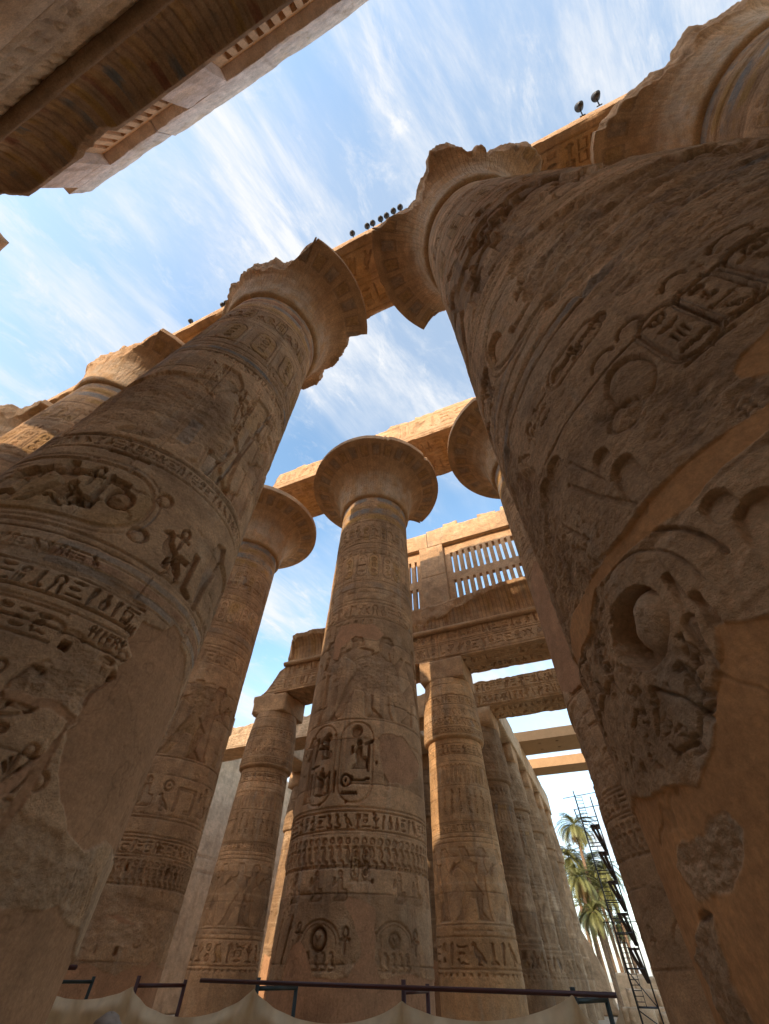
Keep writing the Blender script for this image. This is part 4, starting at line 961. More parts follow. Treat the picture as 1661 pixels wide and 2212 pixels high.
great_beam(XA(3)+.01, XA(4)-.01, YB, 'architrave', 'beam of the second row hidden behind the closest column', 112, .2, (.2, .2, .5, .5), gB)

# =================================================================== SMALL COLUMNS
gC = 'closed papyrus bud columns of the side aisles'
def bud_profile():
    z1 = [(-2, 1.46), (0, 1.49), (3.5, 1.42), (7.2, 1.31), (7.44, 1.30)]
    z2 = [(7.45, 1.36), (7.52, 1.47), (7.7, 1.50), (8.1, 1.485), (8.8, 1.44), (9.6, 1.37), (10.2, 1.30), (10.444, 1.27)]
    return z1, z2
def small_col(x, y, label, seed, nd, dz, center, half=92, parts=True, deco=None, base=STONE):
    t = thing('papyrus_bud_column', label, 'column', (x, y, 0), gC)
    z1, z2 = bud_profile(); th = theta_grid(center, half, nd, max(12, nd//6)); R = 1.4; X = lambda d: math.radians(d)*R
    zs = np.concatenate([np.arange(-2, -.3, .2), np.arange(-.3, 7.44, dz), [7.44]])
    hf = HF(np.radians(th)*R, zs, seed, base); a, b = X(center-half), X(center+half)
    hf.text(a, b, 6.75, 7.2, .035, pad=.08); hf.hline(a, b, 6.45, .015, .015)
    x_ = a
    while x_ < b: hf.glyph('reed', x_, 5.6, .75, .018); x_ += .2
    hf.hline(a, b, 5.5, .015, .015); x_ = a
    while x_ < b: hf.columns(x_, x_+.28, 4.3, 5.4, .28, .03); x_ += .36
    hf.hline(a, b, 4.2, .015, .015); hf.text(a, b, 3.85, 4.15, .02); hf.hline(a, b, 3.7, .012, .02); hf.hline(a, b, 3.55, .012, .02)
    d = center-half; i = 0
    while d < center+half-20: hf.glyph(('king', 'queen')[i % 2], X(d), 1.3, 2.1, .022, None, lo=.2, flip=bool(i % 2)); d += 32; i += 1
    hf.hline(a, b, 1.25, .02, .02)
    for yy in (.95, .2): hf.hline(a, b, yy, .02, .025)
    x_ = a
    while x_ < b: x_ += hf.quad(x_, .26, .6, .045)+.08
    x_ = a
    while x_ < b: hf.glyph('bread', x_, 0., .16, .03, None); x_ += .24
    hf.joints([-.9, .1, 1.1, 2.1, 3.1, 4.1, 5.1, 6.1, 7.0], .014, 1.9); hf.pits()
    for yy in (3.35, 2.35, 1.28):
        k = (sst(.06, 0, np.abs(hf.Y-yy-.04*fb2(hf.X, hf.X*0, 1.5, 3, seed)))*.35)[..., None]; hf.C = hf.C*(1-k)+PALE*1.15*k
    if deco: deco(hf, X)
    r = np.interp(zs, [q[0] for q in z1], [q[1] for q in z1])
    revolve('shaft', hf, th, r, zs, M_ST, t, R)
    zz = np.concatenate([np.linspace(7.44, 7.56, 6), np.arange(7.6, 10.44, dz), [10.444]])
    zz = np.sort(np.unique(zz)); r = np.interp(zz, [7.44]+[q[0] for q in z2], [1.28]+[q[1] for q in z2])
    hb = HF(np.radians(th)*R, zz, seed+7, base)
    hb.text(a, b, 9.0, 9.45, .025); hb.hline(a, b, 10.1, .02, .015)
    x_ = a
    while x_ < b: hb.line(arc(x_, 8.62, .1, .14, 0, 360, 10), .014, .025); hb.glyph('man', x_-.1, 7.95, .4, .02); x_ += .27
    hb.text(a, b, 7.62, 7.86, .03); hb.joints([8.3, 9.5], .012)
    if deco: deco(hb, X)
    revolve('bud_capital', hb, th, r, zz, M_ST, t, R)
    return t
def ab_block(parent, seed, side=2.45, chop=0):
    rough_box('abacus', (side, 2.274, ZCS-ZAB-.004), (0, 0, (ZCS+ZAB)/2), M_ST, parent, .12 if seed < 300 else .4, .012, seed, chop=chop)
c = small_col(XC(0), YC, 'warm-lit bud-capital column just right of the middle column under the clerestory', 201, 230, .022, -76, base=STONE*np.array([1.12, 1.08, .98], np.float32)); ab_block(c, 202)
c = small_col(XC(-2), YC, 'bud-capital column left of the middle column whose abacus is chipped on its left', 211, 230, .022, -52); ab_block(c, 212, 2.45, .25)
c = small_col(XC(-1), YC, 'bud-capital column hidden directly behind the middle column', 221, 60, .1, -62); ab_block(c, 301)
for k, lb in ((1, 'bud-capital column of the first aisle row hidden behind the closest column'), (2, 'bud-capital column at the hidden right end of the first aisle row'), (-3, 'bud-capital column of the first aisle row hidden behind the rear left column')):
    c = small_col(XC(k), YC, lb, 230+k, 60, .1, -80); ab_block(c, 302+k)
SHADE_STONE = np.array([.34, .215, .12], np.float32)  # stone darkened to put the aisle shade into the base colour
GY = 6.62
YD = lambda j: 28.1+(j-1)*GY
ordn = {1: 'first', 2: 'second', 3: 'third', 4: 'fourth', 5: 'fifth'}
protoD = None
for i, k in enumerate((0, -2, -3, -1, 1)):
    for j in range(1, 6):
        if k == 1 and j > 1: continue
        hid = {0: 'in the file receding on the right', -2: 'in the dark file behind the chipped-abacus column', -3: 'in the file at the far left behind the rear beam', -1: 'in the file hidden behind the middle column', 1: 'behind the closest shaft'}[k]
        lb = '%s shadowed bud-capital column %s' % (ordn[j], hid)
        if k == -3 and j == 1: lb = 'pale sunlit bud-capital column peeking out left of the chipped-abacus column'
        if k == 0 or j == 1:
            c = small_col(XC(k), YD(j), lb, 240+i*7+j, 110 if k == 0 or k == -3 else 70, .05 if j < 4 else .08, -78+i*5, deco=(lambda hf, X: hf.plaster(hf.ploy([(-120, .9), (-60, .5), (-20, .8), (10, .3), (10, -2.2), (-140, -2.2)], 1.4))) if j == 1 and k != 0 else None, base=SHADE_STONE if k != -3 else PALE)
            ab_block(c, 310+i*7+j)
            if k == -2: protoD = c
        else:
            c = protoD.copy(); COL.objects.link(c); c.location = (XC(k), YD(j), 0); c['label'] = lb; c['group'] = gC
            for ch in protoD.children:
                d = ch.copy(); COL.objects.link(d); d.parent = c
for k in range(-3, 5):                         # south side aisle, behind and above the viewer
    c = protoD.copy(); COL.objects.link(c); c.location = (XC(k), YS, 0); c['group'] = gC
    c['label'] = 'bud-capital column under the cornice behind the viewer, number %d from the west' % (k+4)
    for ch in protoD.children:
        d = ch.copy(); COL.objects.link(d); d.parent = c

# =================================================================== AISLE ARCHITRAVES, CORNICES, CLERESTORIES
def aisle_beam(name, label, cat, u0, u1, y, seed, du, dens, face=-1, cut=None, group=None, zt=ZCT, h=1.137, axis='x', txt=True, base=STONE*1.05, tw=0, mat=None, zb=ZCS, soffit=True):
    t = thing(name, label, cat, (0, y, 0) if axis == 'x' else (y, 0, 0), group)
    prof = boxprof(h, h, zb, zt)
    if face > 0: prof = [(-a, b) for a, b in prof][::-1]; prof = [(h, zb), (h, zt), (-h, zt), (-h, zb)]
    def deco(hf, mk):
        if not txt: return
        if face < 0:
            H = zt-zb; hf.text(u0, u1, .12, .12+H*.42, .035, pad=.1); hf.text(u0, u1, .12+H*.48, H-.1, .035, pad=.1)
            if soffit: hf.text(u0, u1, H+.25, H+h-.05, .07); hf.text(u0, u1, H+h+.1, H+2*h-.2, .07)
        else:
            H = zt-zb; hf.text(u0, u1, .12, .12+H*.42, .03); hf.text(u0, u1, .12+H*.48, H-.1, .03)
        hf.pits()
    sweep_beam('carved_block', u0, u1, du, prof, dens, axis, (0, 0, 0), deco, t, seed, .03, base, cut, mat, tw)
    return t
gCb = 'carved architraves over the first aisle row'
# face text runs from the top of the section downwards, so flip is unnecessary on worn stone
def cutC(U, A, B):
    lim = np.interp(B, [11.55, 11.8, 13.04, 13.3, 13.5], [-17.45, -17.1, -16.35, -15.9, -15.8]); return np.maximum(U, lim+.10*fb2(A*3, B*3, 1, 4, 19))
aisle_beam('aisle_architrave', 'hieroglyph-covered beam with a broken slanting left end, left of the middle column', 'beam', -17.8, XC(-1)-.01, YC, 401, .03, (.025, .04, .3, .3), -1, cutC, gCb)
aisle_beam('aisle_architrave', 'hieroglyph-covered beam under the cornice between the middle column and its right neighbour', 'beam', XC(-1)+.01, XC(0)-.01, YC, 402, .03, (.025, .04, .3, .3), -1, None, gCb)
aisle_beam('aisle_architrave', 'hieroglyph-covered beam with dark carved underside running right into the closest column', 'beam', XC(0)+.01, XC(2), YC, 403, .03, (.025, .03, .3, .3), -1, None, gCb)
aisle_beam('aisle_architrave', 'pale architrave face running along the top left corner under the dark cornice', 'beam', -15.5, 14, YS, 404, .05, (.08, .05, .3, .1), 1, None, None, base=PALE)

def cornice(x0, x1, yax, face, tmfun, label, seed, du, paint=False):
    """torus roll and cavetto on one side of a beam; face -1 looks to -y, +1 to +y"""
    t = thing('cavetto_cornice', label, 'cornice', (0, yax, 0), 'cavetto cornices under the clerestories')
    # torus
    us = np.arange(x0-.15, x1, du*2); a = np.linspace(0, 2*PI, 17)[:-1]
    U, Aa = np.meshgrid(us, a, indexing='ij'); r = .15+.02*fb2(U, Aa, 1.3, 4, seed)
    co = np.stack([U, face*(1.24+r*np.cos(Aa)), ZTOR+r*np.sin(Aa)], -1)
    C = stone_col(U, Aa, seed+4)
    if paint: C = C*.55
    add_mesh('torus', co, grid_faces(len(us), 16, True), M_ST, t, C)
    us = np.arange(x0, x1, du); tm = tmfun(us)
    ct = np.linspace(0, 1, 60)
    ca = 1.16+.76*np.interp(ct, [0, .3, .55, .75, .88, 1], [0, .03, .14, .38, .66, 1.0]); cb = ZTOR+.12+(ZLIP-ZTOR-.12)*np.interp(ct, [0, .3, .55, .75, .88, 1], [0, .36, .62, .82, .93, 1.0])
    outer = lambda q: (np.interp(q, ct, ca), np.interp(q, ct, cb))
    def mapper(U, A, B): return np.stack([U, face*A, B], -1)
    def cf(U, T, B, A):
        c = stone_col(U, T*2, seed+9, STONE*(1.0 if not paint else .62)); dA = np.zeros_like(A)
        seg = np.abs(((U/.24) % 1)-.5)*2; inn = (T < 1.2)
        g = sst(.3, .1, seg)*inn; dA = dA-.035*g; c = c*(1-.4*g[..., None])+DUST_SHADE*.4*g[..., None]  # grooves between the ribs tinted darker
        k = (np.floor(U/.24).astype(int) % 6)
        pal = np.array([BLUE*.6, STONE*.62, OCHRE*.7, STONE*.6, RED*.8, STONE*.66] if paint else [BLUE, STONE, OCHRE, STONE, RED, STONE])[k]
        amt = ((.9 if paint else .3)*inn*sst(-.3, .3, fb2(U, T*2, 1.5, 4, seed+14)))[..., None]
        c = c*(1-amt)+pal*amt
        # cartouches painted between the ribs
        ph = ((U/1.33) % 1); d = np.maximum(np.abs(ph-.5)/.13, np.abs(T-.5)/.33); ring = (np.abs(d-1) < .12)*inn; ins = (d < .88)*inn
        gl = (vn2(U*14, T*16, seed+90) > .58)*ins
        dA = dA-.02*ring-.02*gl; c = c*(1-.3*ins[..., None])+OCHRE*.3*ins[..., None]
        return c, dA
    return shell('cavetto', us, outer, tm, ZLIP+.22, lambda q: np.where(q > .97, 1.93, np.interp(q, ct, ca)+.08), .2, mapper, cf, M_ST, t, 40, 8, False, seed, .09)
jg = lambda u, s, f=1.2: fb2(np.asarray(u)*f, np.zeros_like(u), 1, 5, s, .65)
def tmC(u):
    t = np.interp(u, [-9, -6.8, -6.2, -5.58, -4.78, -4.4, -4.0, -2.9, -1.6, -.8, 0], [.3, .28, .34, .40, .46, .55, .70, .78, .90, .99, 1.0])
    return np.clip(t+.10*jg(u, 5)*(u < -1.2), .2, 1)
cornice(-9.4, 12, YC, -1, tmC, 'ragged cornice with round moulding below the barred windows', 411, .035)
def tmC0(u):
    return np.clip(np.where(u < -15.55, .12, .86)+.10*jg(u, 8, 2.0), .1, .95)
cornice(-15.85, -9.4, YC, -1, tmC0, 'short piece of cornice standing above the broken beam left of the middle column', 412, .035)
def tmS(u):
    t = np.interp(u, [-13.2, -12.2, -11.0, -10.3, -10.1, -8.3, -7.9, -6.9, -6.5, 20], [.35, .45, .75, .96, 1, 1, .95, .94, 1, 1]); return np.clip(t+.06*jg(u, 15)*(t < .97), .2, 1)
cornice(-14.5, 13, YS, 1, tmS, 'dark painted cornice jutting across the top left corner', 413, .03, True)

def grille(parent, x0, x1, y, z0, z1, seed, pitch=.43, sw=.17, thick=.34, phase=0.0):
    """pierced window slab: two tiers of upright slots"""
    zs = [z0, 15.32, 17.22, 17.84, 19.72, z1] if thick < .5 else [z0, 15.32, 17.4, 17.62, 20.22, z1]
    n = int((x1-x0-.3)/pitch); off = (x1-x0-n*pitch)/2+pitch/2-sw/2+phase
    cuts = [x0]+[v for i in range(n) for v in (x0+off+i*pitch, x0+off+i*pitch+sw)]+[x1]
    co, fc = [], []
    def face(q): fc.append([len(co)+i for i in range(4)]); co.extend(q)
    ya, yb = y-thick/2, y+thick/2
    for iz in range(5):
        for ix in range(len(cuts)-1):
            slot = (iz in (1, 3)) and ix % 2 == 1
            xa, xb, za, zb = cuts[ix], cuts[ix+1], zs[iz], zs[iz+1]
            if slot:
                face([(xa, ya, za), (xa, yb, za), (xa, yb, zb), (xa, ya, zb)]); face([(xb, ya, za), (xb, ya, zb), (xb, yb, zb), (xb, yb, za)])
                face([(xa, ya, za), (xb, ya, za), (xb, yb, za), (xa, yb, za)]); face([(xa, ya, zb), (xa, yb, zb), (xb, yb, zb), (xb, ya, zb)])
            else:
                for yy in (ya, yb): face([(xa, yy, za), (xb, yy, za), (xb, yy, zb), (xa, yy, zb)])
    face([(x0, ya, z0), (x0, yb, z0), (x0, yb, z1), (x0, ya, z1)]); face([(x1, ya, z0), (x1, yb, z0), (x1, yb, z1), (x1, ya, z1)])
    face([(x0, ya, z0), (x1, ya, z0), (x1, yb, z0), (x0, yb, z0)]); face([(x0, ya, z1), (x1, ya, z1), (x1, yb, z1), (x0, yb, z1)])
    co = np.array(co); c = stone_col(co[:, 0], co[:, 2], seed, STONE*1.08)
    o = add_mesh('stone_grille', co, np.array(fc), M_ST, parent, c, False)
    return o
def wall_panel(name, parent, x0, x1, y0, y1, z0, z1, seed, du=.07, face=-1, carv=True, topwear=.0, courses=True, base=STONE, endcut=None):
    prof = [(y0, z1), (y0, z0), (y1, z0), (y1, z1)]
    if face > 0: prof = [(y1, z0), (y1, z1), (y0, z1), (y0, z0)]
    def deco(hf, mk):
        H = z1-z0
        if courses:
            y = .9
            while y < H-.2: hf.hline(x0, x1, y, .008, .03); y += .95
            x = x0+.8
            while x < x1: hf.line([(x, 0), (x, .9)], .006, .02); x += 1.9
        if carv and H < 2.5: hf.columns(x0, x1, .25, H-.5, .35, .012)
        hf.pits(.3, .02)
    return sweep_beam(name, x0, x1, du, prof, (du*.8, .3, .5, .3) if face < 0 else (du*.8, .3, .5, .3), 'x', (0, 0, 0), deco, parent, seed, .02, base, endcut, None, topwear)
PINK = np.array([.66, .52, .42], np.float32)
def clerestory(yax, face, xa, xb, label, seed, tops, du, endf=None):
    t = thing('clerestory_wall', label, 'wall', (0, yax, 0))
    yf = face*1.131; yb = face*-.55; lo, hi = min(yf, yb), max(yf, yb)
    piers = [p for p in (XC(k)+.16 for k in range(-4, 5)) if xa-1 < p < xb+1]
    segs = []
    for i, p in enumerate(piers):
        a, b = max(xa, p-.88), min(xb, p+.88)
        if b-a > .3: wall_panel('pier', t, a, b, lo, hi, 15.225, 20.5, seed+i, du, face, carv=False, endcut=endf, base=STONE if face < 0 else PINK)
    for i in range(len(piers)-1):
        a, b = piers[i]+.88, piers[i+1]-.88
        if a < xa-.5 or b > xb+.5: continue
        th_ = .34 if face < 0 else .90
        ym = face*(1.131-.34)-face*th_/2
        grille(t, a, b, ym, 15.23, 20.495, seed+30+i, thick=th_, sw=.17 if face < 0 else .20)
    for i, (a, b, zt) in enumerate(tops):
        wall_panel('parapet', t, a, b, lo, hi, 20.505, zt, seed+50+i, du, face, True, .12, False, endcut=endf, base=STONE if face < 0 else PINK)
    return t
clerestory(YC, -1, -11.5, 12, 'sunlit wall with barred stone windows above the ragged cornice', 421, [(-11.5, -5.42, 21.98), (-5.41, 12, 22.2)], .06)
def endS(U, A, B): return np.maximum(U, np.interp(B, [15.2, 17, 21.5], [-14.6, -13.4, -12.05])+.15*fb2(A*1.5, B*1.5, 1, 3, 3))
clerestory(YS, 1, -13.2, 13, 'pinkish wall with slotted windows above the dark cornice, top left corner', 441, [(-13.5, -7.6, 21.9), (-7.59, 13, 22.32)], .06, endS)
fr = thing('masonry_fragment', 'small isolated stub of broken wall at the left picture edge', 'wall', (-15.3, YS+.9, 0))
rough_box('masonry', (1.3, 1.6, 3.4), (0, 0, 16.9), M_ST, fr, .2, .07, 77, chop=.25)

# second aisle row (D): plain weathered beams parallel to the hall
gD = 'weathered architraves of the second aisle row'
def deco_none(*a): pass
aisle_beam('aisle_architrave', 'pale rubble-topped beam at the left behind the chipped-abacus column', 'beam', -31, XC(-2)-.6, YD(1), 451, .06, (.05, .06, .3, .2), -1, None, gD, 13.3, txt=True, base=PALE*.95, tw=.35, soffit=False)
aisle_beam('aisle_architrave', 'pale beam with a smooth underside seen between the chipped-abacus column and the middle column', 'beam', XC(-2)-.59, XC(-1), YD(1), 452, .06, (.05, .06, .3, .2), -1, None, gD, 13.25, txt=False, base=PALE*.9, tw=.3)
aisle_beam('aisle_architrave', 'dark beam just right of the middle column behind the warm-lit column', 'beam', XC(-1)+.01, XC(0)-.01, YD(1), 453, .06, (.05, .06, .3, .2), -1, None, gD, 13.2, txt=False, tw=.25)
aisle_beam('aisle_architrave', 'shadowed cracked beam below the windows, seen right of the warm-lit column', 'beam', XC(0)+.01, XC(2), YD(1), 454, .04, (.04, .05, .3, .2), -1, None, gD, 13.35, txt=True, tw=.18)
# beams running away from the hall
gE = 'plain beams running away over the receding columns'
for i, (k, lb) in enumerate(((0, 'long plain beam receding to the north above the right file of columns'), (-1, 'receding beam over the file hidden behind the middle column'), (-2, 'receding beam over the dark file left of the middle column'), (-3, 'receding beam over the leftmost file of columns'))):
    aisle_beam('receding_beam', lb, 'beam', 29.25, 55.6, XC(k)+(.22 if k == 0 else 0), 461+i, .12, (.1, .15, .1, .2), -1, None, gE, 13.3, axis='y', txt=False, base=PALE*.92)

# modern orange roof slabs
def slab(y0, y1, z0, z1, holes, label):
    t = thing('roof_slab', label, 'slab', (0, 0, 0), 'orange concrete slabs bridging the aisle')
    x0, x1 = -5.2, 7.5; hs = .07
    xs = sorted([x0, x1]+[v for hx, hy in holes for v in (hx-hs*1.6, hx+hs*1.6)]); ys = sorted(set([y0, y1]+[v for hx, hy in holes for v in (hy-hs, hy+hs)]))
    co, fc = [], []
    def face(q): fc.append([len(co)+i for i in range(4)]); co.extend(q)
    for i in range(len(xs)-1):
        for j in range(len(ys)-1):
            xm, ym = (xs[i]+xs[i+1])/2, (ys[j]+ys[j+1])/2
            h = any(abs(xm-hx) < hs*1.6 and abs(ym-hy) < hs for hx, hy in holes); a, b, c, d = xs[i], xs[i+1], ys[j], ys[j+1]
            if not h:
                for z in (z0, z1): face([(a, c, z), (b, c, z), (b, d, z), (a, d, z)])
            else:
                face([(a, c, z0), (b, c, z0), (b, c, z1), (a, c, z1)]); face([(a, d, z0), (b, d, z0), (b, d, z1), (a, d, z1)])
                face([(a, c, z0), (a, d, z0), (a, d, z1), (a, c, z1)]); face([(b, c, z0), (b, d, z0), (b, d, z1), (b, c, z1)])
    face([(x0, y0, z0), (x1, y0, z0), (x1, y0, z1), (x0, y0, z1)]); face([(x0, y1, z0), (x1, y1, z0), (x1, y1, z1), (x0, y1, z1)])
    face([(x0, y0, z0), (x0, y1, z0), (x0, y1, z1), (x0, y0, z1)]); face([(x1, y0, z0), (x1, y1, z0), (x1, y1, z1), (x1, y0, z1)])
    add_mesh('slab_body', np.array(co), np.array(fc), M_CONC, t, None, False)
slab(38.7, 42.25, 13.31, 14.05, [(-2.4, 39.7), (-2.4, 41.2), (-.9, 39.6), (-.9, 41.1)], 'nearer of the two orange concrete slabs between the receding beam and the closest column')
slab(45.9, 48.35, 13.31, 14.1, [(-2.3, 47.1), (-.4, 47.1)], 'farther of the two orange concrete slabs, just above the scaffold tower')

# loose stones
def stone(x, y, z, s, label, seed, rot=0):
    o = rough_box('loose_stone', s, (0, 0, s[2]/2), M_ST, None, .12, .05, seed, chop=.12); o.location = (x, y, z); o.rotation_euler.z = rot
    me = o.data; co = np.empty(len(me.vertices)*3, np.float32); me.vertices.foreach_get('co', co); 
    tag(o, label, 'stone', 'loose stones lying on the wall tops')
stone(-4.0, 11.62, 22.66, (1.5, .8, .62), 'flat loose stone on the second-row beam, leftmost of three', 501, .1)
stone(-2.65, 11.62, 22.66, (.9, .7, .8), 'cracked loose stone on the second-row beam, middle of three', 502, .3)
stone(-1.45, 11.62, 22.66, (1.3, .7, .6), 'long loose stone on the second-row beam nearest the right capital', 503, -.1)
stone(-3.55, 20.62, 22.14, (1.15, .8, .92), 'boxy block on the clerestory parapet above the window edge', 504)
stone(-.75, 20.62, 22.14, (1.35, .8, .72), 'slanting block on the clerestory parapet near the right capital', 505, .1)
stone(.75, 20.62, 22.14, (.8, .8, .85), 'block on the clerestory parapet touching the right capital silhouette', 506, .1)

# south side: aisles behind the viewer
for j in range(1, 5):
    y = YS-6.62*j
    for k in (-3, -2, -1, 0, 1, 2):
        c = protoD.copy(); COL.objects.link(c); c.location = (XC(k), y, 0); c['group'] = gC
        c['label'] = 'bud-capital column behind the viewer, south row %d, number %d from the west' % (j, k+4)
        for ch in protoD.children:
            d = ch.copy(); COL.objects.link(d); d.parent = c
    bm = thing('aisle_architrave', 'south aisle beam behind the viewer, row %d' % j, 'beam', (0, y, 0), 'south aisle beams')
    rough_box('beam_block', (50, 2.27, 1.7), (-4, 0, 12.45), M_ST, bm, 2, .03, 800+j)
sw_ = thing('enclosure_wall', 'unseen outer wall far behind the viewer, made high to block the low sun', 'wall', (0, 0, 0))
rough_box('masonry', (110, 2.5, 27.2), (-6, -35.2, 11.6), M_ST, sw_, 3, .05, 840)  # out of view; position and height chosen to stop the low sun

sun_blk = thing('sun_blocker', 'added unseen block far behind the viewer on the left, shading an aisle column', 'blocker', (0, 0, 0))
rough_box('masonry', (8.5, 4, 38.4), (-32.2, -36.5, 17.2), M_ST, sun_blk, 3, .2, 841, chop=.3)  # added out of view to keep a sun patch off the chipped-abacus column

# =================================================================== GROUND, FAR WALL, DISTANCE
gx = np.concatenate([np.linspace(-900, -70, 18), np.linspace(-64, 64, 120), np.linspace(70, 900, 18)]); gy = np.concatenate([np.linspace(-600, -30, 12), np.linspace(-26, 120, 130), np.linspace(130, 2500, 30)])
GX, GYY = np.meshgrid(gx, gy); co = np.stack([GX, GYY, -2+.03*fb2(GX, GYY, .6, 4, 7)], -1)
g = add_mesh('ground', co, grid_faces(len(gy), len(gx)), M_SAND); g['kind'] = 'structure'
aisle = thing('enclosure_wall', 'tall plain grey-tan wall closing the hall behind the columns', 'wall', (0, 60.5, 0))
def dw(hf, mk):
    for i in range(1, 15): hf.hline(-70, 0, .95*i, .015, .04)
def cutW(U, A, B): return np.minimum(U, np.interp(B, [-2, 1.2, 2.4, 4, 12], [-2.9, -3.4, -3.9, -5.5, -8])+.25*fb2(A*2, B*2.2, 1, 3, 33))
sweep_beam('masonry', -70, -2.4, .25, [(-.9, 12), (-.9, -2), (.9, -2), (.9, 12)], (.12, .5, .5, .5), 'x', (0, 0, 0), dw, aisle, 611, .05, PALE*.95, cutW)

ww = thing('side_wall', 'tall plain grey wall seen between the rear left column and the chipped-abacus column', 'wall', (-34, 0, 0))
def dw2(hf, mk):
    for i in range(1, 18): hf.hline(-12, 59, .95*i, .012, .03)
    hf.pits(.3, .03); hf.hole(30, 6, .5, .35, .2)
sweep_beam('masonry', -12, 59, .2, [(-1, 15.2), (-1, -2), (1, -2), (1, 15.2)], (.12, .5, .5, .5), 'y', (0, 0, 0), dw2, ww, 621, .05, PALE*np.array([.92, .95, 1.0], np.float32))

# =================================================================== PALMS
def palm_meshes():
    rnd = random.Random(4); M_FR = plain('palm_leaf', (.17, .165, .045), .55, var=.4, scale=1.2); M_DRY = plain('dry_palm_leaf', (.20, .14, .05), .8, var=.3); M_TR = plain('palm_trunk', (.20, .125, .07), .95, var=.4, scale=5)
    def crown(n, L, dry):
        co, fc = [], []
        for i in range(n):
            az = rnd.uniform(0, 2*PI); el = rnd.uniform(-.35, 1.3) if not dry else rnd.uniform(-1.3, -.7); l = L*rnd.uniform(.8, 1.1)
            d = Vector((math.cos(az), math.sin(az), 0)); p = Vector((0, 0, 0)); e = el; pts = [p.copy()]
            for s in range(12):
                v = d*math.cos(e)+Vector((0, 0, math.sin(e))); p = p+v*(l/12); pts.append(p.copy()); e -= (.12 if not dry else .05)+.05*rnd.random()
            side = Vector((-d.y, d.x, 0))
            for s in range(1, 12):
                for q in range(4):
                    f = q/4; b = pts[s].lerp(pts[s+1], f) if s < 12 else pts[s]
                    tng = (pts[min(12, s+1)]-pts[s]).normalized(); ll = .75*math.sin(PI*min(1, (s+f)/12.5)**.8)*(L/3.4)+.12
                    for sg in (-1, 1):
                        tip = b+(side*sg*.75+tng*.65+Vector((0, 0, -.25+rnd.uniform(-.15, .15)))).normalized()*ll
                        w = tng*.035; k = len(co); co += [b-w, b+w, tip]; fc.append((k, k+1, k+2))
            for s in range(12):
                k = len(co); w = side*.03; co += [pts[s]-w, pts[s]+w, pts[s+1]+w, pts[s+1]-w]; fc.append((k, k+1, k+2)); fc.append((k, k+2, k+3))
        return np.array([tuple(c) for c in co]), np.array(fc)
    return crown, M_FR, M_DRY, M_TR
crown, M_FR, M_DRY, M_TR = palm_meshes()
def palm(x, y, h, seed, label, L=3.2, lean=(0, 0), proto=None, n=46):
    L = L*.88
    t = thing('palm_tree', label, 'palm tree', (x, y, -2), 'palms beyond the hall')
    if proto is None:
        a, b = crown(n, L, False); o = add_mesh('crown', a, b, M_FR, t, None, False)
        a, b = crown(16, L*.7, True); o2 = add_mesh('dry_skirt', a, b, M_DRY, t, None, False)
    else:
        o = proto[0].copy(); COL.objects.link(o); o.parent = t; o2 = proto[1].copy(); COL.objects.link(o2); o2.parent = t; o.rotation_euler.z = seed*1.7; o2.rotation_euler.z = seed*.9
        o.scale = o2.scale = (L/3.2,)*3
    o.location = o2.location = (lean[0], lean[1], h)
    zs = np.linspace(0, h, 60); a = np.linspace(0, 2*PI, 13)[:-1]; Z, Aa = np.meshgrid(zs, a, indexing='ij')
    r = .24+.12*np.exp(-Z/1.0)-.05*Z/h+.025*((Z*3.2) % 1); f = (Z/h)**1.6
    co = np.stack([r*np.cos(Aa)+lean[0]*f, r*np.sin(Aa)+lean[1]*f, Z], -1)
    add_mesh('trunk', co, grid_faces(60, 12, True), M_TR, t)
    return (o, o2)
pp = palm(-3.3, 80, 17.2, 1, 'tallest palm whose crown stands clear against the sky beside the scaffold tower', 4.2, (.4, 0))
for i, (x, y, h, L_, ln, lb) in enumerate(((-5.4, 84, 14.2, 3.4, (.2, 0), 'palm half hidden at the edge of the receding columns'), (-2.4, 88, 14.0, 3.6, (-.3, 0), 'dense palm directly under the tallest crown'),
        (-4.4, 78, 11.2, 3.4, (.2, 0), 'mid-height palm with yellowish crown left of the scaffold'), (-1.8, 82, 10.2, 3.4, (.3, 0), 'mid-height palm seen through the scaffold rungs'), (-4.9, 92, 9.6, 3.6, (0, 0), 'low palm crown behind the broken wall end'),
        (-3.2, 75, 7.6, 3.0, (-.3, 0), 'shortest palm with reddish trunk near the wall end'), (-.6, 84, 12.5, 3.4, (0, 0), 'palm between scaffold tower and closest column'), (-3.6, 96, 12.3, 3.8, (0, 0), 'rear palm filling the gap between the taller crowns'), (-1.2, 90, 7.4, 3.0, (0, 0), 'small palm low behind the scaffold tower'))):
    palm(x, y, h+.0, i+2, lb, L_, ln, pp)
rub = [(-.8, 46, (1.6, 1.0, .9)), (.9, 47, (1.4, 1.1, .7)), (-1.6, 50, (1.3, 1.0, .8)), (.2, 52, (2.2, 1.2, .8)), (-.5, 58, (2.5, 1.5, 1.6)), (1.4, 57, (1.8, 1.2, 1.3)), (.5, 63, (3, 1.6, 2.3)), (-1.2, 70, (3, 2, 2.6)), (2.4, 66, (3, 1.6, 3.0))]
nm = ['rounded', 'small', 'squarish', 'long', 'tall', 'medium', 'bulky', 'rearmost', 'upright']
for i, (x, y, s) in enumerate(rub):
    o = rough_box('fallen_block', s, (0, 0, 0), M_ST, None, .22, .09, 520+i, chop=.2, base=PALE); o.location = (x, y, -2+s[2]/2)
    tag(o, '%s fallen block on the sand by the foot of the scaffold tower' % nm[i], 'stone block', 'fallen blocks beyond the hall')

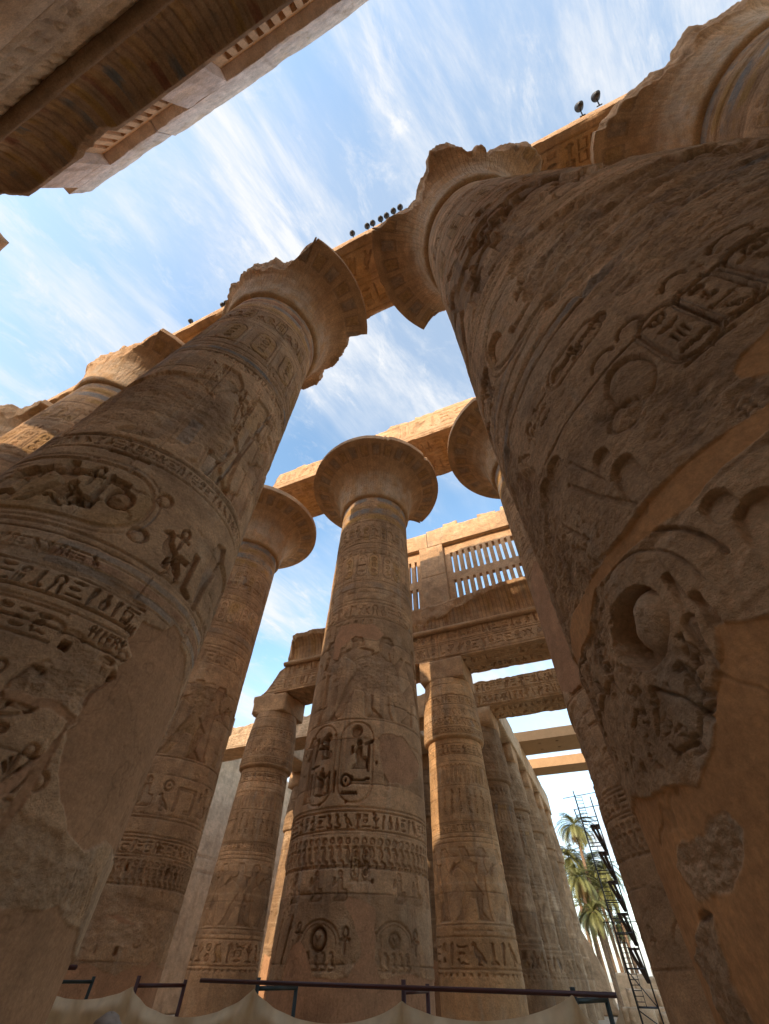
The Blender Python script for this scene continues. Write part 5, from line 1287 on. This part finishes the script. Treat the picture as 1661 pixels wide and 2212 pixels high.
# =================================================================== TUBES: scaffold tower and fence
def tubes(name, segs, mat, parent, r=.025, n=8, loc=None):
    co, fc = [], []
    for s in segs:
        p, q = Vector(s[0]), Vector(s[1]); rr = s[2] if len(s) > 2 else r
        d = (q-p).normalized(); a = d.orthogonal().normalized(); b = d.cross(a); k = len(co)
        for e in (p, q):
            for i in range(n): co.append(e+(a*math.cos(2*PI*i/n)+b*math.sin(2*PI*i/n))*rr)
        for i in range(n): fc.append((k+i, k+(i+1) % n, k+n+(i+1) % n, k+n+i))
        k2 = len(co); co += [p, q]
        for i in range(n): fc.append((k2, k+(i+1) % n, k+i, k2)); fc.append((k2+1, k+n+i, k+n+(i+1) % n, k2+1))
    me = bpy.data.meshes.new(name); me.from_pydata([tuple(c) for c in co], [], [f if len(set(f)) == 4 else tuple(dict.fromkeys(f)) for f in fc]); me.update()
    for p_ in me.polygons: p_.use_smooth = True
    me.materials.append(mat); o = bpy.data.objects.new(name, me); COL.objects.link(o)
    if parent is not None: o.parent = parent
    return o
tw = thing('scaffold_tower', 'tall narrow steel scaffold tower with ladders and dark plank decks in front of the palms', 'scaffold', (-.32, 42, -2))
X0, X1, Y0, Y1, HT = -.55, .6, -.6, .7, 11.6
for sx in (X0, X1):
    for sy in (Y0, Y1): tubes('standard', [((sx, sy, 0), (sx, sy, HT if sx == X1 else HT+.5))], M_STEEL, tw, .04)
lv = [1.0+1.55*i for i in range(7)]
for i, z in enumerate(lv):
    tubes('ledger', [((X0, Y0, z), (X1, Y0, z)), ((X0, Y1, z), (X1, Y1, z)), ((X0, Y0, z), (X0, Y1, z)), ((X1, Y0, z), (X1, Y1, z))], M_STEEL, tw, .03)
    tubes('ladder_frame', [((X0+.04, Y0-.05, z+.22*j), (X0+.52, Y0-.05, z+.22*j)) for j in range(7)]+[((X0+.52, Y0-.05, z), (X0+.52, Y0-.05, z+1.35))], M_STEEL, tw, .018)
for i, z in enumerate((3.4, 5.0, 6.6, 8.2, 9.8)):
    for j in range(2):
        o = rough_box('deck_plank', (.3, 1.5, .06), (X0+.70+j*.33, .05, z), M_PLANK, tw, .4, .004, 700+i, False)
    tubes('stair_stringer', [((X0+.55, Y0+.1, z), (X1-.1, Y1-.1, z-1.4)), ((X0+.85, Y0+.1, z), (X1-.02, Y1-.1, z-1.4))], M_PLANK, tw, .10)
for q in (((X0-.95, Y0, HT+.05), (X1+.5, Y0, HT+.25)), ((X0-.4, Y0, HT-.75), (X1+.5, Y0, HT-.6)), ((X0-.6, Y0, 4.6), (X1+.5, Y0, 4.6))): tubes('outrigger', [q], M_STEEL, tw, .025)
tubes('pulley_hook', [((X0-.32, Y0, HT-.75), (X0-.3, Y0, HT-1.1)), ((X0-.3, Y0, HT-1.1), (X0-.24, Y0, HT-1.35))], M_STEEL, tw, .045)
tubes('rope', [((X0-.2, Y0-.1, 9.5), (X0+.1, Y0-.1, 1.0))], M_STEEL, tw, .012)
tubes('brace', [((X0, Y0, .9), (X1, Y0, .2)), ((X0, Y0, 2.5), (X1, Y0, 1.0))], M_STEEL, tw, .03)

gF = 'tube frames holding up the canvas screen'
fl = ['leftmost', 'second', 'third', 'fourth', 'rightmost']
for i, (x, mt_, zt, rx) in enumerate(((-10.3, M_GREEN, -.03, .0), (-8.02, M_MAROON, -.04, .1), (-5.55, M_GREEN, -.03, .05), (-3.12, M_MAROON, -.02, -.02), (-.86, M_GREEN, -.05, .3))):
    t = thing('tube_frame', '%s tube frame holding the canvas screen, %s paint%s' % (fl[i], 'dark green' if mt_ is M_GREEN else 'maroon', ', at its end' if i == 4 else ''), 'frame', (x, 8.0, -2), gF)
    tubes('post', [((0, 0, 0), (0, 0, 2+zt))], mt_, t, .032, 10)
    tubes('post', [((rx, 1.07, 0), (rx, 1.07, 2+zt-.04))], mt_, t, .032, 10)
    tubes('rung', [((0, 0, 2+zt-.11), (rx, 1.07, 2+zt-.11))], mt_, t, .026, 10)
    tubes('rung', [((0, 0, 1.2), (rx, 1.07, 1.2))], mt_, t, .022, 10)
o = tubes('scaffold_pole', [((-6.62, 7.93, 1.925), (-.36, 7.93, 1.895))], M_MAROON, None, .025, 12); tag(o, 'long maroon pole laid level across the tube frames', 'pole')
o = tubes('scaffold_pole', [((-12.5, 8.0, 2.04), (-9.7, 8.05, 2.04))], M_MAROON, None, .036, 12); tag(o, 'short grey-brown pole end sticking out beside the big left column', 'pole')
for o in [q for q in bpy.data.objects if q.name.startswith('scaffold_pole')]: o.location.z -= 2

# canvas screen
xs = np.linspace(-11.6, -.35, 560); vs = np.linspace(0, 1, 60)
tp_x = [-11.6, -10.3, -9.15, -8.02, -6.75, -5.55, -4.3, -3.12, -2.0, -.86, -.62, -.35]
tp_z = [-.38, -.17, -.39, -.16, -.45, -.14, -.385, -.20, -.365, -.10, -.42, -.2]
def sag(x):
    z = np.zeros_like(x)
    posts = [-11.6, -10.3, -8.02, -5.55, -3.12, -.86, -.35]; pz = [-.2, -.17, -.155, -.135, -.20, -.10, -.15]; dep = [.12, .16, .30, .26, .19, .24]
    for i in range(6):
        m = (x >= posts[i]) & (x <= posts[i+1]); f = (x[m]-posts[i])/(posts[i+1]-posts[i]); z[m] = pz[i]+(pz[i+1]-pz[i])*f-dep[i]*(1-(2*f-1)**2)**.8
    return z
top = sag(xs); U, V = np.meshgrid(xs, vs); T = np.broadcast_to(top[None, :], U.shape)
Z = T+(-1.95-T)*V
posts = np.array([-10.3, -8.02, -5.55, -3.12, -.86])
dn = np.abs(U[..., None]-posts).min(-1); sg_ = np.exp(-V*3)
fold = .045*np.sin(dn*17-V*9)*np.exp(-dn*.8)*(.5+V)+.06*fb2(U+V*.5, V*1.2, 2.6, 4, 61)*(.4+V)
droop = .07*np.exp(-((V-.08)/.06)**2)
Yc = 7.92-fold-droop*np.sin(PI*np.clip(dn/1.2, 0, 1))-.0*V
co = np.stack([U, Yc, Z], -1)
cl = add_mesh('canvas_screen', co, grid_faces(60, 560), M_CLOTH); tag(cl, 'sagging beige canvas screen strung between tube frames along the bottom', 'screen')

# =================================================================== FLOODLIGHTS
M_BLACK = plain('black_housing', (.02, .018, .018), .5); M_LENS = plain('pale_lens', (.62, .55, .40), .3, var=.05)
def flood(hit, label, pale=False, size=.19, kind=0):
    t = thing('floodlight', label, 'floodlight', (hit[0], hit[1], hit[2]), 'floodlights on the front row beams')
    n = 20; r0, r1, d = size, size*.7, size*1.3
    a = np.linspace(0, 2*PI, n+1)[:-1]
    prof = [(.001, -d), (r1*.7, -d), (r1, -d*.7), (r0, -.03), (r0*1.04, 0), (r0*.92, .0)]
    co = np.array([[(r*math.cos(q), s, r*math.sin(q)) for q in a] for r, s in prof])
    h = add_mesh('housing', co, grid_faces(len(prof), n, True), M_BLACK, t)
    co = np.array([(0, -.005, 0)]+[(r0*.92*math.cos(q), -.005, r0*.92*math.sin(q)) for q in a]); f = np.array([(0, i+1, (i+1) % n+1) for i in range(n)])
    l_ = add_mesh('lens', co, f, M_LENS if pale else M_BLACK, t)
    for o in (h, l_): o.rotation_euler = (math.radians(62 if not pale else 118), 0, math.radians(200 if pale else 15))
    tubes('bracket', [((0, 0, -.02), (0, .28, -.34)), ((-.1, .28, -.34), (.1, .28, -.34))], M_BLACK, t, .022)
def onray(x, y, z, z2): return (x*z2/z, y*z2/z, z2)
hits = [(-3.48, 1.41, 33.0), (-2.31, 1.41, 32.17), (-1.91, 1.41, 32.22), (-1.34, 1.41, 32.2), (-.91, 1.41, 32.24), (-.42, 1.41, 33.44), (.07, 1.41, 33.59), (-13.21, 1.41, 29.82), (-13.05, 1.41, 30.2), (-16.44, 1.41, 30.69), (15.4, 1.41, 41.15), (13.61, 1.41, 39.31)]
lbs = ['pale-faced floodlight turned to the sun on the central front beam', 'first black floodlight right of the pale-faced one', 'second black floodlight right of the pale-faced one', 'third black floodlight right of the pale-faced one', 'fourth black floodlight right of the pale-faced one', 'fifth black floodlight, partly behind the broken capital', 'sixth black floodlight, almost hidden by the broken capital', 'black floodlight left of the big left capital, outer of the pair', 'black floodlight left of the big left capital, inner of the pair', 'pale floodlight above the sunlit left column', 'round black floodlight on a stalk on the right-hand beam', 'angular black floodlight left of the round one on the right-hand beam']
for i, h_ in enumerate(hits):
    p_ = onray(*h_, 22.25); flood(p_, lbs[i], i in (0, 9), .13 if i not in (10, 11) else .17)

# =================================================================== PERSON in front of the screen
def person():
    t = thing('person', 'person in a grey-brown head cloth and light robe standing before the canvas screen', 'person', (-3.62, 3.44, -2))
    M_ROBE = plain('robe_cloth', (.30, .27, .22), .9); M_SKIN = plain('skin', (.20, .11, .065), .55, var=.06); M_CAP = plain('head_cloth', (.30, .25, .20), .95, var=.2, scale=14)
    def skin(name, verts, edges, rad, mat, lv_=2, root=0):
        me = bpy.data.meshes.new(name); me.from_pydata(verts, edges, []); o = bpy.data.objects.new(name, me); COL.objects.link(o); o.parent = t
        me.materials.append(mat); m = o.modifiers.new('skin', 'SKIN'); m.use_smooth_shade = True
        for i, r in enumerate(rad): v = me.skin_vertices[0].data[i]; v.radius = (r, r) if not isinstance(r, tuple) else r; v.use_root = (i == root)
        s = o.modifiers.new('sub', 'SUBSURF'); s.levels = s.render_levels = lv_; return o
    H = 1.80
    V_ = [(0, 0, .98), (0, 0, 1.2), (0, 0, 1.38), (0, .01, 1.47), (0, .0, 1.56), (0, -.02, 1.66), (0, -.01, 1.73),
          (.1, 0, .9), (.11, .01, .5), (.1, .03, .1), (.1, -.12, .04), (-.1, 0, .9), (-.11, .0, .5), (-.1, .03, .1), (-.1, -.12, .04),
          (.18, 0, 1.4), (.24, .03, 1.12), (.22, -.08, .88), (-.18, 0, 1.4), (-.24, .03, 1.12), (-.22, -.08, .88)]
    E_ = [(0, 1), (1, 2), (2, 3), (3, 4), (4, 5), (5, 6), (0, 7), (7, 8), (8, 9), (9, 10), (0, 11), (11, 12), (12, 13), (13, 14), (2, 15), (15, 16), (16, 17), (2, 18), (18, 19), (19, 20)]
    r_ = [(.15, .11), (.14, .11), (.16, .1), (.06, .06), (.058, .06), (.085, .10), (.075, .085), .09, .065, .045, .035, .09, .065, .045, .035, .06, .045, .03, .06, .045, .03]
    k = len(V_)
    for sx, w in ((1, 17), (-1, 20)):            # hands: palm, four fingers and a thumb
        px = .22*sx; V_.append((px, -.12, .81)); r_.append((.03, .018)); E_.append((w, k)); pk = k; k += 1
        for j in range(4):
            V_.append((px+.0, -.145+.02*j, .76)); r_.append(.009); E_.append((pk, k)); V_.append((px-.01*sx, -.145+.02*j, .715+.006*abs(j-1.5))); r_.append(.0075); E_.append((k, k+1)); k += 2
        V_.append((px-.03*sx, -.16, .79)); r_.append(.011); E_.append((pk, k)); V_.append((px-.035*sx, -.175, .755)); r_.append(.009); E_.append((k, k+1)); k += 2
    skin('body', V_, E_, r_, M_SKIN)
    # face relief
    skin('nose', [(0, -.105, 1.665), (0, -.125, 1.64), (0, -.118, 1.63)], [(0, 1), (1, 2)], [.010, .014, .012], M_SKIN, 1)
    # robe
    a = np.linspace(0, 2*PI, 49)[:-1]; pr = [(.07, 1.50, 1.0), (.14, 1.46, .75), (.215, 1.40, .62), (.21, 1.25, .7), (.19, 1.0, .8), (.24, .6, .8), (.30, .12, .8), (.28, .1, .8)]
    co = np.array([[(r*math.cos(q)*(1+.05*math.sin(7*q)*(1.5-z)), r*kk*math.sin(q)*(1+.05*math.sin(9*q)*(1.5-z)), z) for q in a] for r, z, kk in pr]); add_mesh('robe', co, grid_faces(len(pr), 48, True), M_ROBE, t)
    skin('sleeve', [(.15, 0, 1.42), (.24, .03, 1.14), (.225, -.06, .92)], [(0, 1), (1, 2)], [.085, .075, .08], M_ROBE); skin('sleeve', [(-.15, 0, 1.42), (-.24, .03, 1.14), (-.225, -.06, .92)], [(0, 1), (1, 2)], [.085, .075, .08], M_ROBE)
    # wound head cloth
    b = np.linspace(0, 2*PI, 41)[:-1]; ph = np.linspace(-.35, PI/2, 16); A_, Pp = np.meshgrid(b, ph); rr = .105*(1+.06*np.sin(Pp*14+A_*1.0))
    co = np.stack([rr*np.cos(Pp)*np.cos(A_), .01+1.15*rr*np.cos(Pp)*np.sin(A_)-.0, 1.70+.11*np.sin(Pp)*(1+.05*np.sin(A_*3))], -1); add_mesh('head_cloth', co, grid_faces(16, 40, True), M_CAP, t)
    t.rotation_euler.z = math.radians(20)
person()

# lift everything so that the sand lies at z = 0
for o in SC.objects:
    if o.parent is None and o.type not in ('CAMERA', 'LIGHT'): o.location.z += GZ
